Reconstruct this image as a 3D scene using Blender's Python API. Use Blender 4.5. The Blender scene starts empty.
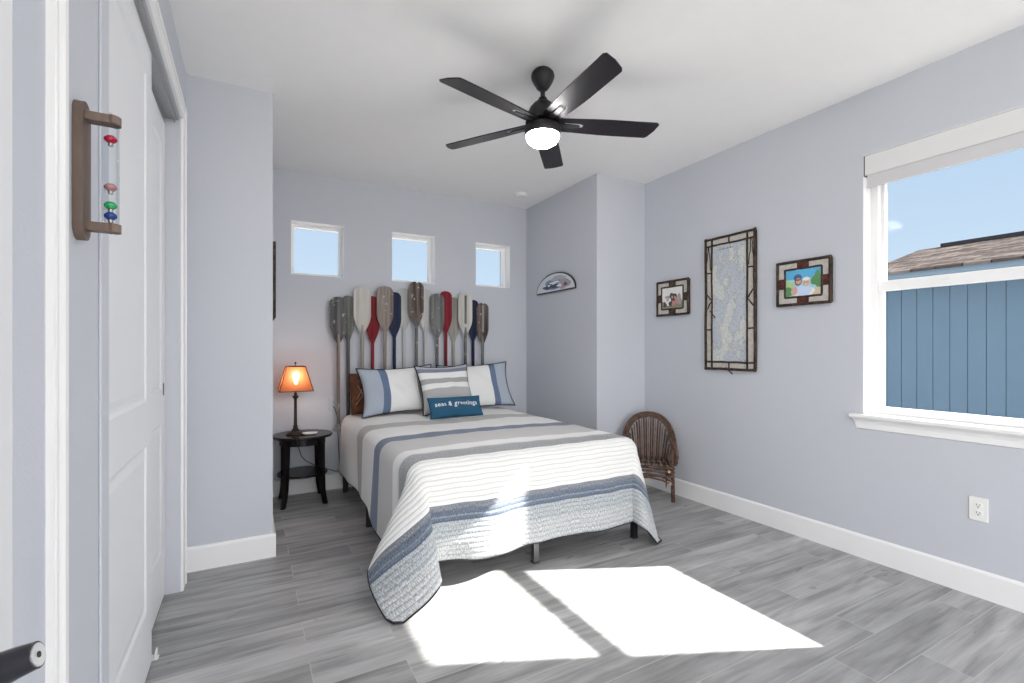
import bpy, bmesh, math, random
from mathutils import Vector, Matrix, Quaternion
PI = math.pi
R = math.radians
random.seed(7)
sc = bpy.context.scene
COL = sc.collection

# ------------------------------------------------------------------ camera, sky, sun, exposure
F_PX, YAW, HOR = 478.0, 28.7, 350.0
cam_d = bpy.data.cameras.new('camera'); cam = bpy.data.objects.new('camera', cam_d); COL.objects.link(cam)
cam.location = (0, 0, 1.221)
cam.rotation_euler = (R(90), 0, R(-YAW))
cam_d.sensor_width = 36.0
cam_d.lens = F_PX / 1024 * 36.0
cam_d.shift_y = (HOR - 341.5) / 1024
cam_d.clip_start = 0.02
sc.camera = cam
sc.view_settings.view_transform = 'Standard'
sc.view_settings.look = 'None'
sc.view_settings.gamma = 1.0
sc.view_settings.use_curve_mapping = False
sc.view_settings.exposure = 1.10
cy = sc.cycles
cy.use_denoising = True
cy.max_bounces = 14; cy.diffuse_bounces = 10; cy.transparent_max_bounces = 24
cy.glossy_bounces = 6; cy.transmission_bounces = 10
cy.sample_clamp_indirect = 6.0

world = bpy.data.worlds.new('sky'); sc.world = world; world.use_nodes = True
nt = world.node_tree; nt.nodes.clear()
wo = nt.nodes.new('ShaderNodeOutputWorld'); bg = nt.nodes.new('ShaderNodeBackground')
tc = nt.nodes.new('ShaderNodeTexCoord'); sx = nt.nodes.new('ShaderNodeSeparateXYZ')
nt.links.new(tc.outputs['Generated'], sx.inputs[0])
rmp = nt.nodes.new('ShaderNodeValToRGB')
rmp.color_ramp.elements[0].position = 0.0; rmp.color_ramp.elements[0].color = (.33, .40, .47, 1)
rmp.color_ramp.elements[1].position = 0.55; rmp.color_ramp.elements[1].color = (.19, .275, .40, 1)
nt.links.new(sx.outputs['Z'], rmp.inputs[0])
# unseen sky towards -Y made brighter, added as fill light for the open room
mr = nt.nodes.new('ShaderNodeMapRange'); mr.inputs['From Min'].default_value = 0.05; mr.inputs['From Max'].default_value = -0.45
nt.links.new(sx.outputs['Y'], mr.inputs['Value'])
mx = nt.nodes.new('ShaderNodeMixRGB'); mx.inputs['Color2'].default_value = (1.70, 1.71, 1.74, 1)
nt.links.new(mr.outputs['Result'], mx.inputs['Fac']); nt.links.new(rmp.outputs[0], mx.inputs['Color1'])
nt.links.new(mx.outputs[0], bg.inputs['Color']); bg.inputs['Strength'].default_value = 1.0
nt.links.new(bg.outputs[0], wo.inputs[0])

sun_d = bpy.data.lights.new('sun', 'SUN'); sun = bpy.data.objects.new('sun', sun_d); COL.objects.link(sun)
sun_d.energy = 12.5; sun_d.angle = R(0.6); sun_d.color = (1.0, .95, .88)
sun.rotation_euler = Vector((-1.25, .565, -1)).to_track_quat('-Z', 'Y').to_euler()
sun.location = (8, -3, 8)

# ------------------------------------------------------------------ materials
MATS = {}
def mat(name, col, rough=.6, metal=0., bump=0., bscale=60., var=0., vscale=8., spec=.5, emit=None, estr=0., alpha=None):
    if name in MATS: return MATS[name]
    m = bpy.data.materials.new(name); m.use_nodes = True; n = m.node_tree.nodes; l = m.node_tree.links
    p = n['Principled BSDF']
    p.inputs['Base Color'].default_value = (*col, 1); p.inputs['Roughness'].default_value = rough
    p.inputs['Metallic'].default_value = metal; p.inputs['Specular IOR Level'].default_value = spec
    if emit: p.inputs['Emission Color'].default_value = (*emit, 1); p.inputs['Emission Strength'].default_value = estr
    t = n.new('ShaderNodeTexCoord')
    if var or True:
        no = n.new('ShaderNodeTexNoise'); no.inputs['Scale'].default_value = vscale; no.inputs['Detail'].default_value = 5
        l.new(t.outputs['Object'], no.inputs['Vector'])
        mi = n.new('ShaderNodeMixRGB'); v = max(var, .02)
        mi.inputs['Color1'].default_value = (*[c*(1-v) for c in col], 1); mi.inputs['Color2'].default_value = (*[min(1, c*(1+v)) for c in col], 1)
        l.new(no.outputs['Fac'], mi.inputs['Fac']); l.new(mi.outputs[0], p.inputs['Base Color'])
    if bump:
        nb = n.new('ShaderNodeTexNoise'); nb.inputs['Scale'].default_value = bscale; nb.inputs['Detail'].default_value = 4
        l.new(t.outputs['Object'], nb.inputs['Vector'])
        b = n.new('ShaderNodeBump'); b.inputs['Strength'].default_value = bump; b.inputs['Distance'].default_value = .01
        l.new(nb.outputs['Fac'], b.inputs['Height']); l.new(b.outputs[0], p.inputs['Normal'])
    MATS[name] = m
    return m

def emat(name, col, s):
    m = bpy.data.materials.new(name); m.use_nodes = True; n = m.node_tree.nodes
    p = n['Principled BSDF']; p.inputs['Base Color'].default_value = (*col, 1)
    p.inputs['Emission Color'].default_value = (*col, 1); p.inputs['Emission Strength'].default_value = s
    MATS[name] = m; return m

wall_m = mat('wall_paint', (.545, .567, .615), .75, bump=.06, bscale=160, var=.015, vscale=2)
ceil_m = mat('ceiling_paint', (.89, .89, .885), .85, bump=.12, bscale=90, var=.01)
trim_m = mat('white_trim', (.84, .84, .84), .42)
door_m = mat('white_door', (.80, .81, .83), .45)
vinyl_m = mat('white_vinyl', (.86, .86, .86), .35)
black_m = mat('black_metal', (.013, .012, .014), .45, spec=.4)
steel_m = mat('dark_steel', (.05, .05, .052), .38, metal=.6)
plate_m = mat('outlet_white', (.82, .82, .80), .35)
slot_m = mat('outlet_slot', (.03, .03, .03), .6)
chrome_m = mat('chrome', (.62, .62, .64), .09, metal=1.)
dark_wood = mat('dark_wood', (.008, .006, .006), .26, spec=.35, var=.35, vscale=25, bump=.05)
bronze_m = mat('dark_bronze', (.020, .014, .011), .38, metal=.3)
blind_m = mat('blind_fabric', (.62, .62, .63), .9, bump=.2, bscale=300)
val_m = mat('valance_white', (.72, .72, .72), .5)
alu_m = mat('track_metal', (.42, .42, .43), .35, metal=.7)
dkgap_m = mat('track_dark', (.05, .05, .05), .7)
mattress_m = mat('mattress_fabric', (.75, .75, .74), .9, bump=.15)
binding_m = mat('black_binding', (.018, .019, .026), .85)

def floor_material():
    m = bpy.data.materials.new('floor_tile_planks'); m.use_nodes = True; n = m.node_tree.nodes; l = m.node_tree.links
    p = n['Principled BSDF']
    t = n.new('ShaderNodeTexCoord'); mp = n.new('ShaderNodeMapping'); mp.inputs['Location'].default_value = (.37, .066, 0)
    l.new(t.outputs['Object'], mp.inputs['Vector'])
    def brick(c1, c2, mortar, size):
        b = n.new('ShaderNodeTexBrick'); b.offset = .37; b.offset_frequency = 2; b.squash = 1
        b.inputs['Color1'].default_value = c1; b.inputs['Color2'].default_value = c2; b.inputs['Mortar'].default_value = mortar
        b.inputs['Scale'].default_value = 1; b.inputs['Mortar Size'].default_value = size; b.inputs['Mortar Smooth'].default_value = .2
        b.inputs['Brick Width'].default_value = .91; b.inputs['Row Height'].default_value = .160; b.inputs['Bias'].default_value = 0
        l.new(mp.outputs[0], b.inputs['Vector']); return b
    bid = brick((0, 0, 0, 1), (1, 1, 1, 1), (.5, .5, .5, 1), 0.0)
    bmo = brick((0, 0, 0, 1), (0, 0, 0, 1), (1, 1, 1, 1), .0016)
    # per plank shift of the grain
    vm = n.new('ShaderNodeVectorMath'); vm.operation = 'MULTIPLY'; vm.inputs[1].default_value = (7.3, 11.1, 5)
    l.new(bid.outputs['Color'], vm.inputs[0])
    va = n.new('ShaderNodeVectorMath'); va.operation = 'ADD'; l.new(vm.outputs[0], va.inputs[0]); l.new(mp.outputs[0], va.inputs[1])
    def grain(scale, detail, dist, stretch):
        ms = n.new('ShaderNodeMapping'); ms.inputs['Scale'].default_value = (stretch, 1, 1); l.new(va.outputs[0], ms.inputs['Vector'])
        g = n.new('ShaderNodeTexNoise'); g.inputs['Scale'].default_value = scale; g.inputs['Detail'].default_value = detail
        g.inputs['Distortion'].default_value = dist; l.new(ms.outputs[0], g.inputs['Vector']); return g
    g1 = grain(22, 8, .6, .09); g2 = grain(70, 4, .2, .06); g3 = grain(5.0, 5, 1.3, .3)
    r1 = n.new('ShaderNodeValToRGB'); e = r1.color_ramp.elements
    e[0].position = .25; e[0].color = (.205, .204, .202, 1); e[1].position = .78; e[1].color = (.44, .44, .44, 1)
    x = r1.color_ramp.elements.new(.5); x.color = (.345, .344, .343, 1)
    l.new(g1.outputs['Fac'], r1.inputs[0])
    r3 = n.new('ShaderNodeMapRange'); r3.inputs['From Min'].default_value = .3; r3.inputs['From Max'].default_value = .7
    r3.inputs['To Min'].default_value = .82; r3.inputs['To Max'].default_value = 1.20; l.new(g3.outputs['Fac'], r3.inputs['Value'])
    m1 = n.new('ShaderNodeVectorMath'); m1.operation = 'SCALE'; l.new(r1.outputs[0], m1.inputs[0]); l.new(r3.outputs[0], m1.inputs['Scale'])
    rb = n.new('ShaderNodeMapRange'); rb.inputs['To Min'].default_value = .80; rb.inputs['To Max'].default_value = 1.16
    l.new(bid.outputs['Color'], rb.inputs['Value'])
    m2 = n.new('ShaderNodeVectorMath'); m2.operation = 'SCALE'; l.new(m1.outputs[0], m2.inputs[0]); l.new(rb.outputs[0], m2.inputs['Scale'])
    r2 = n.new('ShaderNodeMapRange'); r2.inputs['From Min'].default_value = .3; r2.inputs['From Max'].default_value = .7
    r2.inputs['To Min'].default_value = .9; r2.inputs['To Max'].default_value = 1.08; l.new(g2.outputs['Fac'], r2.inputs['Value'])
    m3 = n.new('ShaderNodeVectorMath'); m3.operation = 'SCALE'; l.new(m2.outputs[0], m3.inputs[0]); l.new(r2.outputs[0], m3.inputs['Scale'])
    # knots: small dark wispy streaks
    gk = grain(7.5, 3, 2.2, .38)
    rk = n.new('ShaderNodeValToRGB'); rk.color_ramp.elements[0].position = .695; rk.color_ramp.elements[0].color = (0, 0, 0, 1)
    rk.color_ramp.elements[1].position = .76; rk.color_ramp.elements[1].color = (.6, .6, .6, 1); l.new(gk.outputs['Fac'], rk.inputs[0])
    mk = n.new('ShaderNodeMixRGB'); l.new(rk.outputs[0], mk.inputs['Fac']); l.new(m3.outputs[0], mk.inputs['Color1']); mk.inputs['Color2'].default_value = (.075, .072, .07, 1)
    mo = n.new('ShaderNodeMixRGB'); l.new(bmo.outputs['Color'], mo.inputs['Fac']); l.new(mk.outputs[0], mo.inputs['Color1'])
    mo.inputs['Color2'].default_value = (.46, .46, .45, 1)
    l.new(mo.outputs[0], p.inputs['Base Color'])
    p.inputs['Roughness'].default_value = .42; p.inputs['Specular IOR Level'].default_value = .4
    b = n.new('ShaderNodeBump'); b.inputs['Strength'].default_value = .25; b.inputs['Distance'].default_value = .002
    l.new(g1.outputs['Fac'], b.inputs['Height']); l.new(b.outputs[0], p.inputs['Normal'])
    return m

def glass_material():
    m = bpy.data.materials.new('window_glass'); m.use_nodes = True; n = m.node_tree.nodes; l = m.node_tree.links; n.clear()
    o = n.new('ShaderNodeOutputMaterial'); mi = n.new('ShaderNodeMixShader'); tr = n.new('ShaderNodeBsdfTransparent'); gl = n.new('ShaderNodeBsdfGlossy')
    gl.inputs['Roughness'].default_value = .02; tr.inputs['Color'].default_value = (.97, .98, .98, 1)
    mi.inputs[0].default_value = .0015
    l.new(tr.outputs[0], mi.inputs[1]); l.new(gl.outputs[0], mi.inputs[2]); l.new(mi.outputs[0], o.inputs[0]); return m
glass_m = glass_material()

def wood_mat(name, c1, c2, scale=30, stretch=(1, 1, .06), rough=.8, chips=None):
    """weathered wood or worn paint with the grain running along local z"""
    m = bpy.data.materials.new(name); m.use_nodes = True; n = m.node_tree.nodes; l = m.node_tree.links; p = n['Principled BSDF']
    t = n.new('ShaderNodeTexCoord'); oi = n.new('ShaderNodeObjectInfo')
    ad = n.new('ShaderNodeVectorMath'); ad.operation = 'ADD'; l.new(t.outputs['Object'], ad.inputs[0]); l.new(oi.outputs['Random'], ad.inputs[1])
    ms = n.new('ShaderNodeMapping'); ms.inputs['Scale'].default_value = stretch; l.new(ad.outputs[0], ms.inputs['Vector'])
    g = n.new('ShaderNodeTexNoise'); g.inputs['Scale'].default_value = scale; g.inputs['Detail'].default_value = 6; g.inputs['Distortion'].default_value = .4
    l.new(ms.outputs[0], g.inputs['Vector'])
    r = n.new('ShaderNodeValToRGB'); e = r.color_ramp.elements; e[0].position = .34; e[0].color = (*c1, 1); e[1].position = .66; e[1].color = (*c2, 1)
    l.new(g.outputs['Fac'], r.inputs[0]); last = r.outputs[0]
    if chips:
        g2 = n.new('ShaderNodeTexNoise'); g2.inputs['Scale'].default_value = 22; g2.inputs['Detail'].default_value = 5; l.new(ad.outputs[0], g2.inputs['Vector'])
        r2 = n.new('ShaderNodeValToRGB'); r2.color_ramp.elements[0].position = .63; r2.color_ramp.elements[1].position = .72; l.new(g2.outputs['Fac'], r2.inputs[0])
        mi = n.new('ShaderNodeMixRGB'); l.new(r2.outputs[0], mi.inputs['Fac']); l.new(last, mi.inputs['Color1']); mi.inputs['Color2'].default_value = (*chips, 1); last = mi.outputs[0]
    l.new(last, p.inputs['Base Color']); p.inputs['Roughness'].default_value = rough; p.inputs['Specular IOR Level'].default_value = .25
    b = n.new('ShaderNodeBump'); b.inputs['Strength'].default_value = .4; b.inputs['Distance'].default_value = .003
    l.new(g.outputs['Fac'], b.inputs['Height']); l.new(b.outputs[0], p.inputs['Normal'])
    return m

# ------------------------------------------------------------------ mesh helpers
def obj(name, bm, m=None, parent=None, smooth=False, mats=None, loc=None, rot=None):
    me = bpy.data.meshes.new(name); bm.to_mesh(me); bm.free()
    for x in (mats or ([m] if m else [])): me.materials.append(x)
    if smooth:
        for p in me.polygons: p.use_smooth = True
    o = bpy.data.objects.new(name, me); COL.objects.link(o)
    if parent: o.parent = parent
    if loc: o.location = loc
    if rot: o.rotation_euler = rot
    return o
def autosmooth(o, ang=40):
    me = o.data
    for p in me.polygons: p.use_smooth = True
    bm = bmesh.new(); bm.from_mesh(me)
    for e in bm.edges:
        if len(e.link_faces) == 2 and e.calc_face_angle(0) > R(ang): e.smooth = False
    bm.to_mesh(me); bm.free(); return o
def tag(o, label=None, cat=None, group=None, kind=None):
    if label: o['label'] = label
    if cat: o['category'] = cat
    if group: o['group'] = group
    if kind: o['kind'] = kind
    return o
def thing(name, label, cat, loc=(0, 0, 0), rz=0, group=None):
    o = bpy.data.objects.new(name, None); COL.objects.link(o); o.location = loc; o.rotation_euler = (0, 0, rz); o.empty_display_size = .05
    return tag(o, label, cat, group)
def struct(name, bm, m, label=None, parent=None, **k):
    o = obj(name, bm, m, parent, **k)
    if not parent: o['kind'] = 'structure'
    if label: o['label'] = label
    return o
def box(bm, x0, x1, y0, y1, z0, z1, bev=0, mi=0):
    r = bmesh.ops.create_cube(bm, size=1); vs = r['verts']
    for v in vs: v.co = Vector(((x0+x1)/2 + v.co.x*(x1-x0), (y0+y1)/2 + v.co.y*(y1-y0), (z0+z1)/2 + v.co.z*(z1-z0)))
    fs = list({f for v in vs for f in v.link_faces})
    for f in fs: f.material_index = mi
    if bev:
        es = list({e for v in vs for e in v.link_edges})
        bmesh.ops.bevel(bm, geom=es, offset=bev, segments=2 if bev < .03 else 5, affect='EDGES', profile=.6)
    return bm
def B(*a, bev=0):
    return box(bmesh.new(), *a, bev=bev)
def tube(bm, pts, r, seg=10, closed=False, rs=None, cap=True):
    pts = [Vector(p) for p in pts]; n = len(pts); rings = []
    t0 = (pts[1]-pts[0]).normalized(); up = Vector((0, 0, 1)) if abs(t0.z) < .9 else Vector((1, 0, 0))
    nrm = t0.cross(up).normalized(); pt = t0
    for i, p in enumerate(pts):
        if closed: t = (pts[(i+1) % n]-pts[i-1]).normalized()
        else: t = (pts[min(i+1, n-1)]-pts[max(i-1, 0)]).normalized()
        q = pt.rotation_difference(t); nrm = q @ nrm; nrm = (nrm - t*nrm.dot(t)).normalized(); pt = t
        bi = t.cross(nrm); rr = rs[i] if rs else r
        rings.append([bm.verts.new(p + (nrm*math.cos(a)+bi*math.sin(a))*rr) for a in [2*PI*k/seg for k in range(seg)]])
    m = n if closed else n-1
    for i in range(m):
        A, Bq = rings[i], rings[(i+1) % n]
        for k in range(seg): bm.faces.new((A[k], A[(k+1) % seg], Bq[(k+1) % seg], Bq[k]))
    if cap and not closed:
        bm.faces.new(rings[0][::-1]); bm.faces.new(rings[-1])
    bmesh.ops.recalc_face_normals(bm, faces=bm.faces[:])
    return bm
def lathe(bm, prof, seg=32, c=(0, 0, 0)):
    """prof: list of (r, z) bottom to top"""
    rings = []
    for r, z in prof:
        if r < 1e-5: rings.append([bm.verts.new((c[0], c[1], c[2]+z))])
        else: rings.append([bm.verts.new((c[0]+r*math.cos(2*PI*k/seg), c[1]+r*math.sin(2*PI*k/seg), c[2]+z)) for k in range(seg)])
    for A, Bq in zip(rings, rings[1:]):
        if len(A) == 1 and len(Bq) == 1: continue
        for k in range(seg):
            j = (k+1) % seg
            if len(A) == 1: bm.faces.new((A[0], Bq[j], Bq[k]))
            elif len(Bq) == 1: bm.faces.new((A[k], A[j], Bq[0]))
            else: bm.faces.new((A[k], A[j], Bq[j], Bq[k]))
    if len(rings[0]) > 1: bm.faces.new(rings[0][::-1])
    if len(rings[-1]) > 1: bm.faces.new(rings[-1])
    bmesh.ops.recalc_face_normals(bm, faces=bm.faces[:])
    return bm
def prism(bm, outline, depth, axis='y', off=0, mi=0):
    """outline 2D points extruded by depth. axis y: (x,z) plane; axis x: (y,z); axis z: (x,y)"""
    def P(a, b, d):
        return {'y': (a, d, b), 'x': (d, a, b), 'z': (a, b, d)}[axis]
    A = [bm.verts.new(P(a, b, off)) for a, b in outline]; C = [bm.verts.new(P(a, b, off+depth)) for a, b in outline]
    fs = [bm.faces.new(A), bm.faces.new(C[::-1])]
    n = len(A)
    for i in range(n): fs.append(bm.faces.new((A[i], C[i], C[(i+1) % n], A[(i+1) % n])))
    for f in fs: f.material_index = mi
    bmesh.ops.recalc_face_normals(bm, faces=bm.faces[:])
    return bm
def holes_wall(name, plane, p0, p1, u0, u1, z0, z1, holes, m):
    """wall with rectangular openings; plane 'x' or 'y' gives the axis it is perpendicular to; p0 room face, p1 outer face"""
    bm = bmesh.new()
    us = sorted({u0, u1, *[h[0] for h in holes], *[h[1] for h in holes]}); zs = sorted({z0, z1, *[h[2] for h in holes], *[h[3] for h in holes]})
    V = {}
    def v(u, z, p):
        k = (round(u, 5), round(z, 5), round(p, 5))
        if k not in V: V[k] = bm.verts.new((p, u, z) if plane == 'x' else (u, p, z))
        return V[k]
    def solid(i, j):
        if i < 0 or j < 0 or i >= len(us)-1 or j >= len(zs)-1: return False
        cu, cz = (us[i]+us[i+1])/2, (zs[j]+zs[j+1])/2
        return not any(h[0] < cu < h[1] and h[2] < cz < h[3] for h in holes)
    for i in range(len(us)-1):
        for j in range(len(zs)-1):
            if not solid(i, j): continue
            a, b, c, d = us[i], us[i+1], zs[j], zs[j+1]
            for p in (p0, p1): bm.faces.new((v(a, c, p), v(b, c, p), v(b, d, p), v(a, d, p)))
            if not solid(i-1, j): bm.faces.new((v(a, c, p0), v(a, d, p0), v(a, d, p1), v(a, c, p1)))
            if not solid(i+1, j): bm.faces.new((v(b, c, p0), v(b, d, p0), v(b, d, p1), v(b, c, p1)))
            if not solid(i, j-1): bm.faces.new((v(a, c, p0), v(b, c, p0), v(b, c, p1), v(a, c, p1)))
            if not solid(i, j+1): bm.faces.new((v(a, d, p0), v(b, d, p0), v(b, d, p1), v(a, d, p1)))
    bmesh.ops.recalc_face_normals(bm, faces=bm.faces[:])
    return struct(name, bm, m)

# ------------------------------------------------------------------ room shell
H = 2.74
XR, XL, XA, XB = 3.165, -.31, .117, 2.61        # right wall, closet wall, alcove left wall, bay side wall
YB, YA, YP = 4.445, 3.165, 3.25                  # back wall, alcove front wall, bay front wall
YN = -1.7                                        # room is open towards the hall behind the camera
struct('floor', B(-.75, 3.45, YN, 4.7, -.12, 0), floor_material())
struct('ceiling', B(-.75, 3.45, YN, 4.7, H, H+.12), ceil_m)
WR = (.50, 1.477, .80, 2.365)                    # right window opening
holes_wall('wall_right', 'x', XR, 3.42, YN, 4.445, 0, H, [WR], wall_m)
BW = [(.302, .731, 1.864, 2.321), (1.158, 1.578, 1.864, 2.325), (2.012, 2.410, 1.873, 2.318)]
holes_wall('wall_back', 'y', YB, YB+.24, XA-.15, XR+.255, 0, H, BW, wall_m)
struct('wall_bay', B(XB, XR-.0005, YP, YB-.0005, 0, H-.0005), wall_m)
struct('wall_alcove', B(-.75, XA, YA, YB-.0005, 0, H-.0005), wall_m)
CL = (1.505, 2.92, 0, 2.39)                      # closet opening
holes_wall('wall_closet', 'x', XL, XL-.12, 1.107, YA-.0005, 0, H, [CL], wall_m)
struct('wall_hall', B(-.75, -.60, YN, 1.105, 0, H-.0005), wall_m)
struct('wall_corner', B(-.75, XL-.1205, 1.1071, 1.19, 0, H-.0005), wall_m)
struct('wall_closet_back', B(-.86, -.7505, 1.0, 3.3, 0, H), wall_m)

# baseboards
BH, BT = .135, .016
def baseboard(name, axis, face, sgn, a, b):
    """profile with a small eased top edge. axis: direction the board runs along"""
    prof = [(0, 0), (BT, 0), (BT, BH-.012), (BT-.004, BH-.004), (BT-.010, BH), (0, BH)]
    bm = bmesh.new()
    A, C = [], []
    for d, z in prof:
        q = face + sgn*d
        A.append(bm.verts.new((a, q, z) if axis == 'x' else (q, a, z))); C.append(bm.verts.new((b, q, z) if axis == 'x' else (q, b, z)))
    n = len(A); bm.faces.new(A); bm.faces.new(C[::-1])
    for i in range(n): bm.faces.new((A[i], C[i], C[(i+1) % n], A[(i+1) % n]))
    bmesh.ops.recalc_face_normals(bm, faces=bm.faces[:])
    return struct(name, bm, trim_m)
baseboard('baseboard_right', 'y', XR, -1, YN, YP)
baseboard('baseboard_bay_front', 'x', YP, -1, XB-BT, XR-BT)
baseboard('baseboard_bay_side', 'y', XB, -1, YP, YB)
baseboard('baseboard_back', 'x', YB, -1, XA+BT, XB-BT)
baseboard('baseboard_alcove_side', 'y', XA, 1, YA, YB)
baseboard('baseboard_alcove_front', 'x', YA, -1, XL+.001, XA+BT)
baseboard('baseboard_closet', 'y', XL, 1, 1.178, 1.435)

# closet casing
def casing_y(bm, y0, y1, z0, z1, x, t=.014):
    """flat casing lying on the wall x, with a raised outer bead"""
    box(bm, x, x+t, y0, y1, z0, z1, bev=.003)
bm = bmesh.new(); casing_y(bm, 2.92, 3.02, 0, 2.475, XL); box(bm, XL+.001, XL+.019, 3.0, 3.022, .001, 2.477, bev=.003)
struct('trim_1', bm, trim_m)
bm = bmesh.new(); casing_y(bm, 1.505, 2.9195, 2.39, 2.475, XL); box(bm, XL+.001, XL+.019, 1.5055, 2.9995, 2.455, 2.477, bev=.003)
struct('trim_2', bm, trim_m)
bm = bmesh.new(); casing_y(bm, 1.437, 1.505, 0, 2.475, XL, .006)
struct('trim_3', bm, wall_m)
bm = bmesh.new(); prism(bm, [(XL+d, y) for d, y in ((0, 1.110), (.012, 1.110), (.014, 1.115), (.011, 1.123), (.009, 1.127), (.009, 1.143), (.012, 1.148), (.015, 1.154), (.016, 1.168), (.013, 1.174), (0, 1.176))], 2.6, 'z', 0)
struct('trim_4', bm, trim_m)
# closet sliding doors
def panel_door(bm, x, y0, y1, z0, z1, t, sgn=1):
    """two panel moulded door, face towards +x at x"""
    st = .105
    box(bm, x-t, x-.006, y0, y1, z0, z1)
    pan = [(z0+.24, .87), (1.03, z1-.13)]
    segs = [(y0, y0+st, z0, z1), (y1-st, y1, z0, z1), (y0+st, y1-st, z0, pan[0][0]), (y0+st, y1-st, pan[0][1], pan[1][0]), (y0+st, y1-st, pan[1][1], z1)]
    for a, b, c, d in segs: box(bm, x-.008, x, a, b, c, d)
    for c, d in pan:
        a, b = y0+st, y1-st
        # sloped moulding then raised field
        def ring(i, dx): return [(x+dx, a+i, c+i), (x+dx, b-i, c+i), (x+dx, b-i, d-i), (x+dx, a+i, d-i)]
        rings = [ring(0, 0), ring(.012, -.0058), ring(.022, -.0058), ring(.045, -.001), ring(.05, -.001)]
        V = [[bm.verts.new(p) for p in r] for r in rings]
        for A, C in zip(V, V[1:]):
            for k in range(4): bm.faces.new((A[k], A[(k+1) % 4], C[(k+1) % 4], C[k]))
        bm.faces.new(V[-1])
    bmesh.ops.recalc_face_normals(bm, faces=bm.faces[:])
    return bm
def pull(parent, x, y, z, w=.014, h=.06):
    p = prism(bmesh.new(), [(y + w/2*math.cos(a), z + (h/2-w/2)*(1 if math.sin(a) > 0 else -1) + w/2*math.sin(a)) for a in [2*PI*k/20+.01 for k in range(20)]], .003, 'x', x)
    return obj('finger_pull', p, steel_m, parent)
d1 = struct('door_1', panel_door(bmesh.new(), -.336, 1.49, 2.30, .012, 2.375, .034), door_m, 'white sliding closet panel nearer the hall end, in front of its twin')
d2 = struct('door_2', panel_door(bmesh.new(), -.373, 2.11, 2.915, .012, 2.345, .034), door_m, 'white sliding closet panel nearer the bed end, set behind its twin')
pull(d1, -.336, 1.555, .93); pull(d2, -.373, 2.865, 1.03)
bm = B(-.425, -.318, 1.506, 2.919, 2.378, 2.3895); box(bm, -.376, -.372, 1.506, 2.919, 2.35, 2.38); box(bm, -.334, -.330, 1.506, 2.919, 2.365, 2.38); box(bm, -.412, -.409, 1.506, 2.919, 2.35, 2.38)
struct('trim_5', bm, alu_m)
g = thing('door_floor_guide', 'small white plastic floor guide at the foot of the sliding closet doors', 'door guide', (-.335, 2.345, 0))
bm = B(-.035, .016, -.022, .022, 0, .003, bev=.001); box(bm, .004, .009, -.02, .02, .003, .03, bev=.002); box(bm, -.037, -.033, -.02, .02, .003, .010)
obj('guide_plate', bm, plate_m, g)
bm = bmesh.new(); lathe(bm, [(.004, 0), (.004, .003), (.001, .004)], 12, (.013, .012, .0028)); obj('screw', bm, chrome_m, g)

# entry door leaf standing open along the hall side, with its lever handle
bm = B(-.345, -.305, .06, .966, .012, 2.05, bev=.0025)
d3 = struct('door_3', bm, door_m, 'edge of the open white entry door with a chrome lever')
hd = bmesh.new()
tube(hd, [(-.305, .800, .838), (-.297, .800, .838)], .032, 24)
obj('handle_rose', hd, chrome_m, d3)
lv = bmesh.new()
tube(lv, [(-.298, .806, .826), (-.280, .797, .832), (-.262, .790, .840), (-.244, .785, .8475), (-.2255, .7825, .8525)], .016, 28, rs=[.0235, .0225, .0205, .0180, .0158])
o = obj('lever_handle', lv, mat('dark_chrome', (.06, .06, .07), .10, metal=1.), d3); autosmooth(o, 50)
d_ = (Vector((-.2255, .7825, .8525))-Vector((-.244, .785, .8475))).normalized(); c_ = Vector((-.2255, .7825, .8525))
lv = bmesh.new(); tube(lv, [c_, c_+d_*.0012], .0135, 24); obj('lever_end_cap', lv, mat('brushed_chrome', (.75, .75, .76), .3, metal=.8), d3)
lv = bmesh.new(); tube(lv, [c_+d_*.001, c_+d_*.0018], .0036, 16); obj('lock_button', lv, slot_m, d3)

# ------------------------------------------------------------------ back windows
def back_window(n, x0, x1, z0, z1, label):
    yf = YB+.105
    bm = bmesh.new(); w = .030
    box(bm, x0, x0+w, yf, yf+.05, z0, z1, bev=.003); box(bm, x1-w, x1, yf, yf+.05, z0, z1, bev=.003)
    box(bm, x0+w, x1-w, yf+.0005, yf+.0495, z1-w, z1, bev=.003); box(bm, x0+w, x1-w, yf+.0005, yf+.0495, z0, z0+w, bev=.003)
    r = struct('window_%d' % n, bm, vinyl_m, label)
    obj('window_pane', B(x0+w-.004, x1-w+.004, yf+.022, yf+.027, z0+w-.004, z1-w+.004), glass_m, r)
    # painted drywall returns
    bm = bmesh.new(); t = .003
    box(bm, x0, x0+t, YB+.001, yf, z0, z1); box(bm, x1-t, x1, YB+.001, yf, z0, z1); box(bm, x0+t, x1-t, YB+.001, yf, z1-t, z1); box(bm, x0+t, x1-t, YB+.001, yf, z0, z0+t)
    obj('window_return', bm, trim_m, r)
back_window(1, *BW[0], 'small square high window above the lamp side of the bed')
back_window(2, *BW[1], 'small square high window in the middle above the bed')
back_window(3, *BW[2], 'small square high window nearest the bay wall')

# ------------------------------------------------------------------ right window
y0, y1, z0, z1 = WR
XF = 3.246
bm = bmesh.new(); fw = .042
box(bm, XF, XF+.075, y0, y0+fw, z0, z1, bev=.003); box(bm, XF, XF+.075, y1-fw, y1, z0, z1, bev=.003)
box(bm, XF+.0005, XF+.0745, y0+fw, y1-fw, z1-fw, z1, bev=.003); box(bm, XF+.0005, XF+.0745, y0+fw, y1-fw, z0, z0+.05, bev=.003)
w4 = struct('window_4', bm, vinyl_m, 'large white single hung window on the right wall')
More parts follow.
